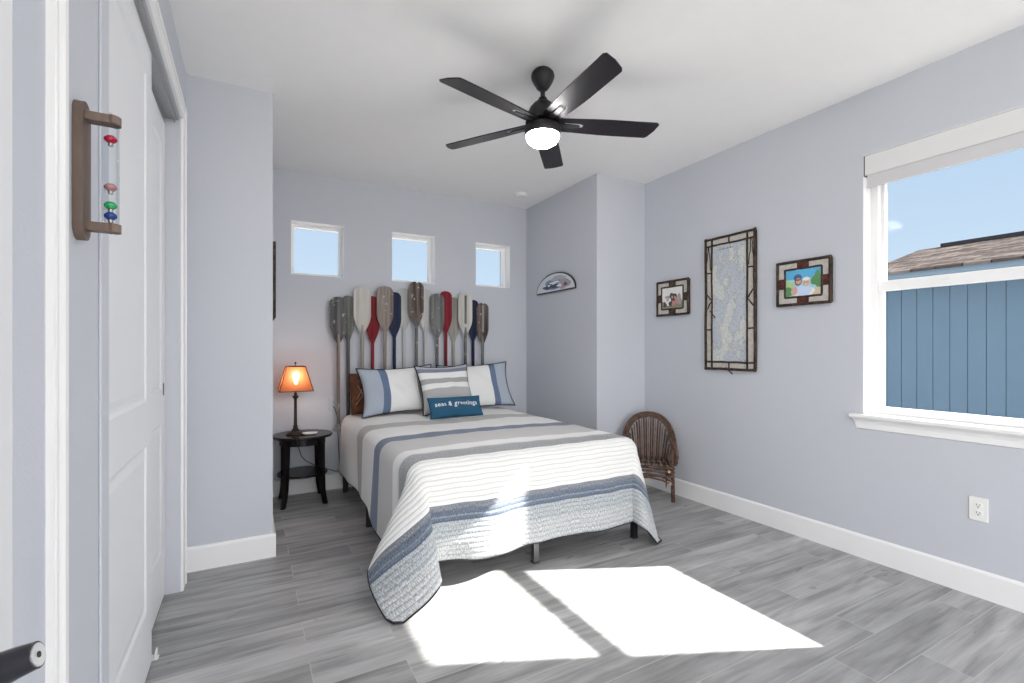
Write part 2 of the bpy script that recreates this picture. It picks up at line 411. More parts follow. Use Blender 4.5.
# lower sash
sw = .023
ya, yb = y0+fw, y1-fw
bm = bmesh.new(); X0 = XF+.004
box(bm, X0, X0+.032, ya, ya+sw, .85, 1.622, bev=.003); box(bm, X0, X0+.032, yb-sw, yb, .85, 1.622, bev=.003)
box(bm, X0-.002, X0+.031, ya+sw, yb-sw, .85, .888, bev=.003); box(bm, X0-.004, X0+.031, ya+.001, yb-.001, 1.565, 1.624, bev=.004)
ls = obj('lower_sash', bm, vinyl_m, w4)
obj('window_pane', B(X0+.012, X0+.016, ya+sw-.004, yb-sw+.004, .885, 1.57), glass_m, ls)
bm = B(X0-.010, X0+.002, 1.10, 1.16, 1.600, 1.618, bev=.003); obj('sash_lock', bm, vinyl_m, ls)
bm = bmesh.new(); X1 = XF+.038
box(bm, X1, X1+.030, ya, ya+.018, 1.585, z1-fw, bev=.003); box(bm, X1, X1+.030, yb-.018, yb, 1.585, z1-fw, bev=.003)
box(bm, X1+.0005, X1+.0295, ya+.018, yb-.018, 1.585, 1.615, bev=.003); box(bm, X1+.0005, X1+.0295, ya+.018, yb-.018, z1-fw-.02, z1-fw, bev=.003)
us = obj('upper_sash', bm, vinyl_m, w4)
obj('window_pane', B(X1+.010, X1+.014, ya+.014, yb-.014, 1.61, z1-fw-.016), glass_m, us)
# drywall returns painted white
bm = bmesh.new(); t = .004
box(bm, XR+.001, XF, y1-t, y1, z0, z1); box(bm, XR+.001, XF, y0, y0+t, z0, z1); box(bm, XR+.001, XF, y0+t, y1-t, z1-t, z1)
obj('window_return', bm, trim_m, w4)
# stool and apron
bm = bmesh.new()
prof = [(XF, .802), (XF, .846), (3.128, .846), (3.122, .841), (3.122, .828), (3.128, .822), (3.138, .819), (3.150, .806), (3.156, .790), (3.156, .762), (3.1645, .758), (3.1645, .802)]
A = [bm.verts.new((p[0], y0+.0015, p[1])) for p in prof]; C = [bm.verts.new((p[0], y1-.0015, p[1])) for p in prof]
bm.faces.new(A); bm.faces.new(C[::-1])
for i in range(len(A)): bm.faces.new((A[i], C[i], C[(i+1) % len(A)], A[(i+1) % len(A)]))
# ears past the opening
ear = [(3.1645, .846), (3.128, .846), (3.122, .841), (3.122, .828), (3.128, .822), (3.138, .819), (3.150, .806), (3.156, .790), (3.156, .762), (3.1645, .758)]
for ea, eb, taper in ((y1-.0015, y1+.055, 1), (y0+.0015, y0-.055, -1)):
    A = [bm.verts.new((p[0], ea, p[1])) for p in ear]
    C = [bm.verts.new((p[0], eb - taper*(.022 if p[1] < .8 else (.010 if p[1] < .82 else 0)), p[1])) for p in ear]
    bm.faces.new(A); bm.faces.new(C[::-1])
    for i in range(len(A)): bm.faces.new((A[i], C[i], C[(i+1) % len(A)], A[(i+1) % len(A)]))
bmesh.ops.recalc_face_normals(bm, faces=bm.faces[:])
struct('trim_6', bm, trim_m)
# roller blind, drawn up
rb = thing('roller_blind', 'white roller blind with boxed valance drawn up at the window head', 'blind', (3.20, (y0+y1)/2, 2.25))
hw = (y1-y0)/2-.007
bm = bmesh.new(); prism(bm, [(-.0345, -.006), (-.0345, .108), (.036, .108), (.036, .102), (-.029, .102), (-.029, -.006)], 2*hw, 'y', -hw); 
me_o = obj('valance', bm, val_m, rb)
bm = bmesh.new(); tube(bm, [(.0, -hw+.008, .06), (.0, hw-.008, .06)], .026, 20); obj('roller_tube', bm, blind_m, rb, smooth=True)
obj('shade_cloth', B(-.0265, -.0255, -hw+.012, hw-.012, -.068, .06), blind_m, rb)
obj('bottom_rail', B(-.031, -.021, -hw+.012, hw-.012, -.082, -.066, bev=.003), blind_m, rb)
bm = B(-.036, .03, hw-.0025, hw+.003, -.010, .108); obj('end_bracket', bm, steel_m, rb)

# ------------------------------------------------------------------ outlets
def outlet(label, loc, rz, plate_m=plate_m):
    t = thing('wall_outlet', label, 'outlet', loc, rz)
    bm = bmesh.new(); box(bm, -.036, .036, -.007, 0, -.058, .058, bev=.003); obj('cover_plate', bm, plate_m, t)
    for s in (-1, 1):
        o = [(.017*math.cos(a)*1.0, s*.0195+max(-.0125, min(.0125, .017*math.sin(a)))) for a in [2*PI*k/24 for k in range(24)]]
        f = obj('socket', prism(bmesh.new(), o, .002, 'y', -.009), plate_m, t)
        b = bmesh.new(); box(b, -.0075, -.0050, -.0096, -.0088, s*.0195-.001, s*.0195+.008); box(b, .0050, .0072, -.0096, -.0088, s*.0195, s*.0195+.007)
        prism(b, [(.003*math.cos(a), s*.0195-.007+.003*math.sin(a)) for a in [2*PI*k/12 for k in range(12)]], .0008, 'y', -.0096)
        obj('socket_slot', b, slot_m, f)
    b = bmesh.new(); lathe(b, [(.003, 0), (.0025, .0012)], 12); 
    for v in b.verts: v.co = Vector((v.co.x, -.007-v.co.z, v.co.y))
    obj('screw', b, chrome_m, t)
    return t
outlet('white wall outlet low on the right wall below the big window', (XR, .966, .433), R(-90))
bo = outlet('grey wall outlet beside the dark grey end paddle, on the back wall', (.640, YB, .745), 0, wall_m)

# ------------------------------------------------------------------ smoke detector
t = thing('smoke_detector', 'small round white smoke detector on the ceiling above the bed head', 'smoke detector', (2.31, 4.04, H))
bm = bmesh.new(); lathe(bm, [(.035, -.030), (.050, -.026), (.056, -.016), (.057, -.006)], 40); autosmooth(obj('detector_cover', bm, plate_m, t), 30)
bm = bmesh.new(); lathe(bm, [(.061, -.008), (.063, 0)], 40); obj('mounting_ring', bm, plate_m, t)
bm = bmesh.new(); lathe(bm, [(.003, -.0318), (.003, -.029)], 10, (.02, -.01, 0)); obj('indicator_light', bm, mat('indicator_green', (.05, .3, .08), .3), t)

# ------------------------------------------------------------------ outdoors
g = B(-40, 60, -40, 80, -.62, -.42); struct('ground', g, mat('ground_gravel', (.30, .285, .265), .95, var=.3, vscale=3))
struct('sun_trim_eave', B(3.4205, 3.90, -3, 4.60, 2.622, 2.80), mat('sun_trim_white', (.75, .75, .74), .7), 'unseen white eave added above the big window to trim the sun')  # out of view behind the blind, added to cut the sun patch on the floor
blue_m = mat('blue_siding', (.082, .140, .200), .6, var=.06, vscale=6)
bluetrim_m = mat('blue_fascia', (.14, .20, .26), .55)
def shingle_material():
    m = bpy.data.materials.new('roof_shingles'); m.use_nodes = True; n = m.node_tree.nodes; l = m.node_tree.links; p = n['Principled BSDF']
    t = n.new('ShaderNodeTexCoord'); mp = n.new('ShaderNodeMapping'); mp.inputs['Rotation'].default_value = (0, 0, R(90)); l.new(t.outputs['Object'], mp.inputs['Vector'])
    b = n.new('ShaderNodeTexBrick'); b.inputs['Color1'].default_value = (.075, .062, .058, 1); b.inputs['Color2'].default_value = (.21, .18, .17, 1); b.inputs['Mortar'].default_value = (.03, .026, .025, 1)
    b.inputs['Scale'].default_value = 1; b.inputs['Brick Width'].default_value = .22; b.inputs['Row Height'].default_value = .13; b.inputs['Mortar Size'].default_value = .006
    l.new(mp.outputs[0], b.inputs['Vector'])
    g = n.new('ShaderNodeTexNoise'); g.inputs['Scale'].default_value = 9; g.inputs['Detail'].default_value = 5; l.new(t.outputs['Object'], g.inputs['Vector'])
    mi = n.new('ShaderNodeMixRGB'); mi.blend_type = 'MULTIPLY'; mi.inputs['Fac'].default_value = .7; l.new(b.outputs[0], mi.inputs['Color1']); l.new(g.outputs['Fac'], mi.inputs['Color2'])
    l.new(mi.outputs[0], p.inputs['Base Color']); p.inputs['Roughness'].default_value = 1; p.inputs['Specular IOR Level'].default_value = 0; return m
hs = thing('neighbour_house', 'blue house with vertical board siding and brown shingled hip roof outside the big window', 'house', (6.9, 0, -.42))
# siding with vertical board grooves (boards are 0.15 wide)
bm = bmesh.new(); yy = -6.0; yend = 2.985
box(bm, .012, 2.6, -6, yend, 0, 2.44)
k = 0
ys = []
y = yend-.03
while y > -6:
    box(bm, 0, .0125, y-.146, y, 0, 2.44); y -= .152
obj('siding_wall', bm, blue_m, hs)
obj('corner_board', B(-.012, .10, 2.955, 3.05, 0, 2.44, bev=.004), bluetrim_m, hs)
bm = B(-.42, -.395, -6.4, 3.07, 2.455, 2.53); box(bm, -.40, .012, -6.4, 3.06, 2.44, 2.46)
obj('fascia', bm, bluetrim_m, hs)
bm = bmesh.new()   # hip roof: eave at x -.45, ridge 2.15 m back
e0, e1 = (-.47, 3.45), (2.1, 3.10)
P = [(-.47, 3.45, 2.535), (-.47, -6.5, 2.535), (2.1, -6.5, 3.175), (2.1, 3.42, 3.175), (4.7, 3.45, 2.535), (4.7, -6.5, 2.535)]
P[0] = (-.47, 3.10, 2.535); P[4] = (4.7, 3.10, 2.535); P[3] = (2.1, 3.44, 3.175)
V = [bm.verts.new(p) for p in P]; W = [bm.verts.new((p[0], p[1], p[2]-.03)) for p in P]
for f in ((0, 1, 2, 3), (0, 3, 4), (3, 2, 5, 4)): bm.faces.new([V[i] for i in f]); bm.faces.new([W[i] for i in f][::-1])
for a, b in ((0, 1), (1, 2), (2, 5), (5, 4), (4, 0)): bm.faces.new((V[a], V[b], W[b], W[a]))
bmesh.ops.recalc_face_normals(bm, faces=bm.faces[:])
obj('roof', bm, shingle_material(), hs)
bm = B(2.0, 2.2, -6.0, 3.14, 3.155, 3.205); obj('ridge_vent', bm, mat('ridge_vent_dark', (.02, .02, .025), .8), hs)
for i, (zz, yq) in enumerate(((6.0, 14.0), (7.15, 14.6))):
    bm = bmesh.new(); tube(bm, [(-12+2*k_, yq, zz-.012*(k_*(14-k_))*.8 - k_*.03) for k_ in range(15)], .011, 6)
    tag(obj('power_line', bm, black_m), ['lower', 'upper'][i]+' thin power line crossing the sky outside the high windows', 'power line', 'power lines outside the high windows')

# ------------------------------------------------------------------ ceiling fan
fan = thing('ceiling_fan', 'black five-blade ceiling fan with round light, on the white ceiling', 'ceiling fan', (1.395, 2.2, H))
bm = bmesh.new(); lathe(bm, [(.018, -.110), (.032, -.098), (.049, -.072), (.061, -.048), (.0645, -.032), (.060, -.016), (.050, -.004), (.046, 0)], 40); autosmooth(obj('canopy', bm, black_m, fan), 30)
bm = bmesh.new(); lathe(bm, [(.0125, -.165), (.0125, -.10)], 20); autosmooth(obj('downrod', bm, black_m, fan), 30)
bm = bmesh.new(); lathe(bm, [(.094, -.285), (.090, -.268), (.088, -.255), (.084, -.235), (.070, -.205), (.050, -.182), (.030, -.168), (.022, -.150), (.018, -.146)], 48)
autosmooth(obj('motor_housing', bm, black_m, fan), 30)
bm = bmesh.new(); lathe(bm, [(.093, -.355), (.096, -.350), (.098, -.330), (.098, -.312), (.094, -.305)], 48); lh = autosmooth(obj('light_housing', bm, black_m, fan), 30)
bm = bmesh.new(); lathe(bm, [(0, -.412), (.030, -.410), (.058, -.402), (.078, -.388), (.088, -.370), (.0905, -.354)], 40)
obj('light_lens', bm, emat('fan_light_lens', (1.0, .97, .96), 50.0), fan, smooth=True)
bz = -.292
def blade_bm():
    bm = bmesh.new(); n = 10; L0, L1 = .085, .640
    top, bot = [], []
    st = []
    for i in range(n+1):
        r = L0+(L1-L0)*i/n
        w = .050+.013*min(1, (r-L0)/.25)
        st.append((r, w))
    out = [(r, -w) for r, w in st[:-1]] + [(L1-.012, -.0635), (L1+.002, -.052), (L1-.006, 0.0), (L1-.028, .052), (L1-.040, .0625)] + [(r, w) for r, w in st[:-1][::-1]]
    # slot near the root is built as two prongs: outline with a notch
    inner = [(.085, .020), (.205, .020), (.222, .012), (.226, 0), (.222, -.012), (.205, -.020), (.085, -.020)]
    pts = out + inner
    A = [bm.verts.new((x, y, 0)) for x, y in pts]
    f = bm.faces.new(A)
    r = bmesh.ops.extrude_face_region(bm, geom=[f]); 
    for v in [e for e in r['geom'] if isinstance(e, bmesh.types.BMVert)]: v.co.z += .006
    bmesh.ops.recalc_face_normals(bm, faces=bm.faces[:])
    return bm
blade_m = mat('blade_black', (.012, .010, .013), .40, var=.25, vscale=30, spec=.35)
bl0 = None
for k in range(5):
    a = -2.8856 - k*2*PI/5
    if bl0 is None:
        bl0 = obj('blade', blade_bm(), blade_m, fan)
        ar0 = bmesh.new(); prism(ar0, [(.055, -.017), (.150, -.015), (.200, -.0105), (.208, 0), (.200, .0105), (.150, .015), (.055, .017)], .006, 'z', -.004)
        box(ar0, .05, .12, -.030, .030, .0062, .0105, bev=.001)
        br0 = obj('blade_bracket', ar0, steel_m, bl0); b, br = bl0, br0
    else:
        b = bl0.copy(); COL.objects.link(b); br = br0.copy(); COL.objects.link(br); br.parent = b; b.parent = fan
    b.location = (0, 0, bz)
    b.rotation_euler = (Matrix.Rotation(a, 3, 'Z') @ Matrix.Rotation(R(-12), 3, 'X')).to_euler()

# ------------------------------------------------------------------ night table, lamp, dish
TX, TY = .372, 4.205
nt_ = thing('night_table', 'small round black wooden table with lower shelf in the corner beside the bed', 'side table', (TX, TY, 0))
bm = bmesh.new(); lathe(bm, [(.208, .520), (.221, .524), (.2265, .531), (.2265, .538), (.220, .5445), (0, .545)], 56); autosmooth(obj('table_top', bm, dark_wood, nt_), 30)
bm = bmesh.new(); lathe(bm, [(.168, .470), (.172, .470), (.172, .520), (.150, .5205)], 48); autosmooth(obj('apron', bm, dark_wood, nt_), 30)
bm = bmesh.new(); lathe(bm, [(0, .222), (.178, .222), (.188, .226), (.188, .236), (.182, .241), (0, .241)], 48); autosmooth(obj('lower_shelf', bm, dark_wood, nt_), 30)
for a in (45, 135, 225, 315):
    bm = bmesh.new(); sec = []
    for z, r, w in ((.0, .216, .016), (.015, .212, .016), (.06, .200, .016), (.12, .190, .017), (.20, .185, .018), (.30, .182, .019), (.40, .180, .020), (.50, .178, .021), (.519, .178, .021)):
        sec.append([bm.verts.new((r+dx*w, dy*w, z)) for dx, dy in ((-1, -.8), (1, -.8), (1, .8), (-1, .8))])
    for A, C in zip(sec, sec[1:]):
        for k in range(4): bm.faces.new((A[k], A[(k+1) % 4], C[(k+1) % 4], C[k]))
    bm.faces.new(sec[0][::-1]); bm.faces.new(sec[-1]); bmesh.ops.recalc_face_normals(bm, faces=bm.faces[:])
    obj('leg', bm, dark_wood, nt_, rot=(0, 0, R(a)))
lamp = thing('table_lamp', 'lit table lamp with square orange shade and dark bronze column, on the round table', 'lamp', (.318, 4.20, .545))
bm = bmesh.new(); lathe(bm, [(.070, 0), (.072, .008), (.060, .014), (.056, .020), (.034, .028), (.026, .040), (.020, .046), (.016, .060), (.0185, .066), (.013, .074)], 32); autosmooth(obj('lamp_base', bm, bronze_m, lamp), 35)
bm = bmesh.new(); lathe(bm, [(.013, .070), (.0115, .15), (.0110, .27), (.0125, .285), (.018, .292), (.024, .300), (.024, .306), (.012, .312), (.010, .335), (.004, .34), (.003, .562), (.0, .563)], 24); autosmooth(obj('lamp_column', bm, bronze_m, lamp), 35)
bm = bmesh.new(); lathe(bm, [(.0, .563), (.006, .564), (.009, .571), (.006, .579), (.0, .582)], 16); obj('finial', bm, bronze_m, lamp, smooth=True)
shade_m = bpy.data.materials.new('orange_shade'); shade_m.use_nodes = True
n = shade_m.node_tree.nodes; l = shade_m.node_tree.links; n.clear()
o_ = n.new('ShaderNodeOutputMaterial'); ad = n.new('ShaderNodeMixShader'); df = n.new('ShaderNodeBsdfDiffuse'); tl = n.new('ShaderNodeBsdfTranslucent'); tr = n.new('ShaderNodeBsdfTransparent'); m2 = n.new('ShaderNodeMixShader')
df.inputs[0].default_value = (.42, .13, .05, 1); tl.inputs[0].default_value = (.60, .21, .09, 1); tr.inputs[0].default_value = (.95, .60, .42, 1)
ad.inputs[0].default_value = .55; l.new(df.outputs[0], ad.inputs[1]); l.new(tl.outputs[0], ad.inputs[2])
m2.inputs[0].default_value = .12; l.new(ad.outputs[0], m2.inputs[1]); l.new(tr.outputs[0], m2.inputs[2]); l.new(m2.outputs[0], o_.inputs[0])
zb, zt, hb, ht = .352, .545, .122, .068
def sq(h, z): return [Vector((-h, -h, z)), Vector((h, -h, z)), Vector((h, h, z)), Vector((-h, h, z))]
bm = bmesh.new(); A = [bm.verts.new(p) for p in sq(hb-.001, zb)]; C = [bm.verts.new(p) for p in sq(ht-.001, zt)]
for k in range(4): bm.faces.new((A[k], A[(k+1) % 4], C[(k+1) % 4], C[k]))
sh = obj('lamp_shade', bm, shade_m, lamp)
bm = bmesh.new(); a_, c_ = sq(hb, zb), sq(ht, zt)
for k in range(4):
    for p, q in ((a_[k], a_[(k+1) % 4]), (c_[k], c_[(k+1) % 4]), (a_[k], c_[k])): tube(bm, [p, q], .0035, 6)
tube(bm, [(-ht, 0, zt), (ht, 0, zt)], .002, 6); tube(bm, [(0, -ht, zt), (0, ht, zt)], .002, 6)
obj('shade_frame', bm, black_m, lamp)
bm = bmesh.new(); lathe(bm, [(.010, .405), (.012, .425), (.020, .446), (.026, .468), (.023, .486), (.012, .498), (0, .502)], 24)
for v in bm.verts: v.co.x += .0; v.co.y += -.028
obj('light_bulb', bm, emat('bulb_glow', (1.0, .88, .74), 27.0), lamp, smooth=True)
bm = bmesh.new(); lathe(bm, [(.013, .345), (.013, .406)], 16)
for v in bm.verts: v.co.y += -.022
obj('bulb_socket', bm, bronze_m, lamp)
bm = bmesh.new()
tube(bm, [(-.02, .0, .004), (-.03, -.10, .004), (-.015, -.195, .003), (-.006, -.228, -.012), (.002, -.225, -.06), (.03, -.15, -.15), (.08, .0, -.225), (.16, .10, -.29), (.26, .17, -.345), (.34, .20, -.385), (.372, .212, -.37), (.365, .222, -.20), (.350, .226, .10), (.334, .228, .160), (.325, .236, .178)], .0035, 8)
obj('power_cord', bm, black_m, lamp, smooth=True)
dish = thing('oval_dish', 'small white oval dish on the round table beside the lamp base', 'dish', (.418, 4.13, .5455))
bm = bmesh.new(); lathe(bm, [(0, 0), (.030, 0), (.044, .006), (.052, .016), (.049, .016), (.040, .008), (0, .006)], 36)
for v in bm.verts: v.co.x *= 1.15; v.co.y *= .8
obj('dish_bowl', bm, plate_m, dish, smooth=True)

# ------------------------------------------------------------------ paddles
def plain(nm, c1, c2, **k): return wood_mat('paddle_'+nm, c1, c2, **k)
PM = dict(
 dgrey=plain('dark_grey', (.055, .055, .058), (.17, .168, .165), chips=(.40, .39, .37)),
 olive=plain('olive_grey', (.075, .078, .068), (.20, .205, .185), chips=(.34, .34, .30)),
 cream=plain('cream', (.40, .385, .35), (.60, .59, .55), scale=18),
 red=plain('red', (.15, .012, .018), (.23, .024, .032), chips=(.13, .015, .02)),
 brown=plain('brown', (.16, .125, .11), (.33, .29, .26), chips=(.45, .43, .40)),
 navy=plain('navy', (.014, .020, .048), (.030, .038, .075)),
 white=plain('pale_grey', (.38, .385, .37), (.56, .565, .55), scale=16),
 bark=plain('bark_brown', (.055, .038, .033), (.19, .155, .14), chips=(.45, .42, .39)),
 slate=plain('slate', (.085, .092, .092), (.20, .205, .20), chips=(.33, .33, .32)),
 taupe=plain('taupe', (.24, .23, .21), (.38, .365, .34)))
def paddle_blade(w, h, th=.009, notch=False):
    """blade from z=0 (neck) up to z=h"""
    bm = bmesh.new(); prof = []
    N = 16
    for i in range(N+1):
        t = i/N; z = h*t
        if t < .42: ww = .014 + (w/2-.014)*math.sin(PI/2*(t/.42))**1.15
        elif t < .90: ww = w/2
        else:
            q = (t-.90)/.10; ww = w/2*(1-.28*q*q)
        prof.append((z, ww))
    cols = [-1, -.88, -.45, -.12, 0, .12, .45, .88, 1]
    def dep(c, t): 
        ridge = max(0, 1-abs(c)/.16)*.006*max(0, 1-t*.75)
        return (th/2*(1-.55*abs(c)**3) + ridge)*(1 if t < .95 else .75)
    for s in (-1, 1):
        rows = []
        for (z, ww) in prof:
            t = z/h; zz = z
            rows.append([bm.verts.new((c*ww, s*dep(c, t), zz + (.012*(1-c*c)*t**6) - (.02*max(0, 1-abs(c-.1)/.25)*t**12 if notch else 0))) for c in cols])
        for A, C in zip(rows, rows[1:]):
            for k in range(len(cols)-1): bm.faces.new((A[k], A[k+1], C[k+1], C[k]))
        if s == -1: R0 = rows
        else: R1 = rows
    n = len(cols)-1
    for A, C, A2, C2 in [(R0[i], R0[i+1], R1[i], R1[i+1]) for i in range(len(R0)-1)]:
        bm.faces.new((A[0], C[0], C2[0], A2[0])); bm.faces.new((A[n], C[n], C2[n], A2[n]))
    for k in range(n):
        bm.faces.new((R0[0][k], R0[0][k+1], R1[0][k+1], R1[0][k])); bm.faces.new((R0[-1][k], R0[-1][k+1], R1[-1][k+1], R1[-1][k]))
    bmesh.ops.recalc_face_normals(bm, faces=bm.faces[:])
    return bm
pads = [ # x, top, neck, width, blade colour, shaft colour, row(0 front,1 back), stripe, label
 (.672, 1.672, 1.275, .142, 'dgrey', 'brown', 0, None, 'dark grey weathered paddle at the lamp end of the paddle headboard'),
 (.758, 1.690, 1.300, .115, 'olive', 'dgrey', 1, None, 'olive-grey worn paddle behind the cream one and the dark grey end one'),
 (.874, 1.772, 1.362, .150, 'cream', 'taupe', 0, None, 'broad cream paddle between the olive-grey and the darker red one'),
 (.970, 1.696, 1.278, .128, 'red', 'red', 1, None, 'dark red paddle half hidden between the cream and the brown paddle'),
 (1.075, 1.790, 1.384, .152, 'brown', 'brown', 0, None, 'grey-brown weathered paddle between the dark red and the navy one'),
 (1.168, 1.745, 1.335, .128, 'navy', 'navy', 1, None, 'navy paddle half hidden beside the grey-brown paddle'),
 (1.266, 1.790, 1.400, .138, 'white', 'white', 2, None, 'pale grey paddle between the navy paddle and the tallest one'),
 (1.369, 1.852, 1.436, .143, 'bark', 'dgrey', 0, None, 'tallest paddle of the headboard, dark brown with peeling tip'),
 (1.464, 1.790, 1.400, .138, 'white', 'white', 1, None, 'pale grey paddle between the tallest one and the slate one'),
 (1.572, 1.748, 1.328, .144, 'slate', 'dgrey', 0, None, 'slate grey paddle with worn tip beside the brighter red paddle'),
 (1.672, 1.782, 1.385, .128, 'red', 'red', 1, None, 'bright crimson paddle between the slate and the striped paddle'),
 (1.762, 1.730, 1.290, .128, 'taupe', 'taupe', 2, None, 'plain taupe paddle mostly hidden behind the striped cream one'),
 (1.866, 1.772, 1.360, .150, 'cream', 'slate', 0, 'olive', 'cream paddle with a darker stripe down its blade'),
 (1.962, 1.712, 1.305, .120, 'navy', 'navy', 1, None, 'navy paddle tucked behind the last brown paddle'),
 (2.054, 1.684, 1.280, .134, 'bark', 'slate', 0, 'taupe', 'brown paddle with pale centre at the bay wall end of the headboard')]
for i, (x, zt_, zn, w, c, cs, row, stripe, lab) in enumerate(pads):
    y = (4.370, 4.398, 4.4275)[row]
    zbot = .52
    t = thing('wooden_paddle', lab, 'paddle', (x, y, zbot), 0, 'wooden paddles forming the headboard')
    b = obj('blade', paddle_blade(w, zt_-zn, notch=(c == 'bark')), PM[c], t, loc=(0, 0, zn-zbot)); autosmooth(b, 60)
    if stripe:
        sb = B(-.011, .011, -.0118, -.0040, .12, (zt_-zn)-.012, bev=.002); obj('blade_stripe', sb, PM[stripe], b)
    bm = bmesh.new(); tube(bm, [(0, 0, .055), (0, 0, zn-zbot-.02), (0, 0, zn-zbot+.03), (0, 0, zn-zbot+.12)], .015, 12, rs=[.0145, .0155, .015, .005]); obj('shaft', bm, PM[cs], t, smooth=True)
    bm = bmesh.new()
    prism(bm, [(-.011, .065), (.011, .065), (.040, .018), (.040, .0), (.028, .0), (.026, .016), (.008, .046), (-.008, .046), (-.026, .016), (-.028, .0), (-.040, .0), (-.040, .018)], .022, 'y', -.011)
    tube(bm, [(-.045, 0, .006), (.045, 0, .006)], .010, 10); obj('handle_grip', bm, PM['taupe' if i == 0 else cs], t)

# ------------------------------------------------------------------ bed
bf = thing('bed_frame', 'black metal platform bed frame under the striped quilt', 'bed frame', (1.45, 3.35, 0))
def L(x, y): return (x-1.45, y-3.35)
xs0, xs1, yf_, yh_ = .702, 2.205, 2.325, 4.34
bm = bmesh.new()
for a, b, c, d in ((xs0, xs0+.03, yf_, yh_), (xs1-.03, xs1, yf_, yh_), (1.435, 1.465, yf_+.03, yh_-.03), (xs0+.03, xs1-.03, yf_, yf_+.03), (xs0+.03, xs1-.03, yh_-.03, yh_)):
    box(bm, a-1.45, b-1.45, c-3.35, d-3.35, .285, .325, bev=.003)
obj('rail', bm, steel_m, bf)
for k in range(9):
    y = yf_+.12+k*.225
    obj('slat', B(xs0+.031-1.45, xs1-.031-1.45, y-3.35, y+.03-3.35, .3255, .335, bev=.002), steel_m, bf)
legm = mat('leg_steel', (.16, .16, .165), .35, metal=.8)
for x, y in ((xs0+.017, yf_+.02), (1.435, yf_+.02), (xs1-.017, yf_+.02), (xs0+.017, 3.375), (1.435, 3.375), (xs1-.017, 3.375), (xs0+.017, yh_-.02), (1.435, yh_-.02), (xs1-.017, yh_-.02)):
    bm = B(x-1.45-.017, x-1.45+.017, y-3.35-.017, y-3.35+.017, .004, .2845, bev=.002)
    lg = obj('leg', bm, legm if (y < 2.5 and x < 2) else black_m, bf)
    obj('leg_cap', B(x-1.45-.019, x-1.45+.019, y-3.35-.019, y-3.35+.019, 0, .012, bev=.002), slot_m, lg)
for x in (.735, 2.165):
    obj('head_post', B(x-1.45-.016, x-1.45+.016, yh_+.001-3.35, yh_+.006-3.35, .0, .40, bev=.001), black_m, bf)
mt = bmesh.new(); box(mt, .706, 2.195, 2.325, 4.345, .337, .636, bev=.07)
m_o = obj('mattress', mt, mattress_m); tag(m_o, 'white mattress on the bed frame, under the striped quilt', 'mattress')
autosmooth(m_o, 60)
pp = bmesh.new()
for z in (.400, .575): tube(pp, [(.775, 2.329, z), (2.125, 2.329, z), (2.17, 2.348, z), (2.191, 2.395, z), (2.191, 4.275, z), (2.17, 4.32, z), (2.125, 4.341, z), (.775, 4.341, z), (.73, 4.32, z), (.710, 4.275, z), (.710, 2.395, z), (.73, 2.348, z)], .004, 6, closed=True)
obj('mattress_piping', pp, mattress_m, m_o)

# quilt
RA = .085
ARC = PI*RA/2
ZT = .655
XLq, XRq, YFq = .692, 2.215, 2.300
x0a, x1a, yfa, yha = XLq+RA, XRq-RA, YFq+RA, 4.335
LL, LR, LF = .535, .54, .570
def hv(s):
    if s <= 0: return 0, 0
    if s < ARC: return RA*math.sin(s/RA), RA*(1-math.cos(s/RA))
    return RA, RA+(s-ARC)
rq = random.Random(3)
def sst(a, b, x):
    t = max(0., min(1., (x-a)/(b-a))); return t*t*(3-2*t)
def face_off(u, k):
    """the hanging front is tucked back beside the corner fold and swells out a little further along"""
    k = max(0., min(1., k))
    return .055*sst(.66, 1, k)*(1-sst(.0, .30, u)) - .045*sst(0, .5, k)*sst(.08, .33, u)*(1-sst(.36, .58, u))
def quilt_pos(u, w):
    """u across from left arc start, w from the foot arc start (negative = hanging at the foot)"""
    xx, yy = x0a+u, yfa+w
    W = x1a-x0a
    a = -u if u < 0 else (u-W if u > W else 0); side = -1 if u < 0 else 1
    b = -w if w < 0 else 0
    # gentle unevenness of the top
    if a == 0 and b == 0:
        e = min(u, W-u, w, .3)/.3; e = max(0, min(1, e))
        return Vector((xx, yy, ZT + e*(.010 + .006*math.sin(xx*5+1)*math.sin(yy*3.1) + .003*math.sin(yy*9+xx*4))))
    if b == 0:
        h, v = hv(a); wav = .014*math.sin(yy*6.2+1.1)+.007*math.sin(yy*15)
        k = max(0, (a-ARC))/.45
        head = max(0, min(1, (yha-yy)/.15))
        return Vector(((x0a if side < 0 else x1a)+side*(h+k*(.010+wav)), yy, ZT-v))
    if a == 0:
        h, v = hv(b); k = max(0, (b-ARC))/.45
        wav = (.016*math.sin(xx*7.3+.2)+.008*math.sin(xx*13.0+2))*sst(.55, .9, u) - .012*(1-sst(.55, .9, u))
        kk = min(1, min(u, W-u)/.18)
        return Vector((xx, yfa-h-k*(.012+wav*kk) + face_off(u, k), ZT-v))
    r = math.hypot(a, b); ph = math.atan2(b, a)
    h, v = hv(r); Lr = max(0, r-ARC)
    A = R(19) if side < 0 else R(10); ETA = R(23) if side < 0 else R(12)
    tau = A*math.sin(4*(ph-PI/4)); eta = ETA*math.sin(2*ph)**1.3
    cx = x0a if side < 0 else x1a
    O = Vector((side, -1, 0)).normalized(); T = Vector((-side, -1, 0)).normalized()
    hd = Vector((side*math.cos(ph), -math.sin(ph), 0))
    base = Vector((cx, yfa, ZT)) + hd*h - Vector((0, 0, min(v, RA)))
    D = Vector((0, 0, -1))*math.cos(tau)*math.cos(eta) + T*math.sin(tau) + O*math.sin(eta)*math.cos(tau)
    k = Lr/.45
    base += D*Lr + hd*k*.012
    if side < 0: base.y += face_off(0, k)*sst(.78, 1, ph/(PI/2))
    return base
NU, NW = 150, 190
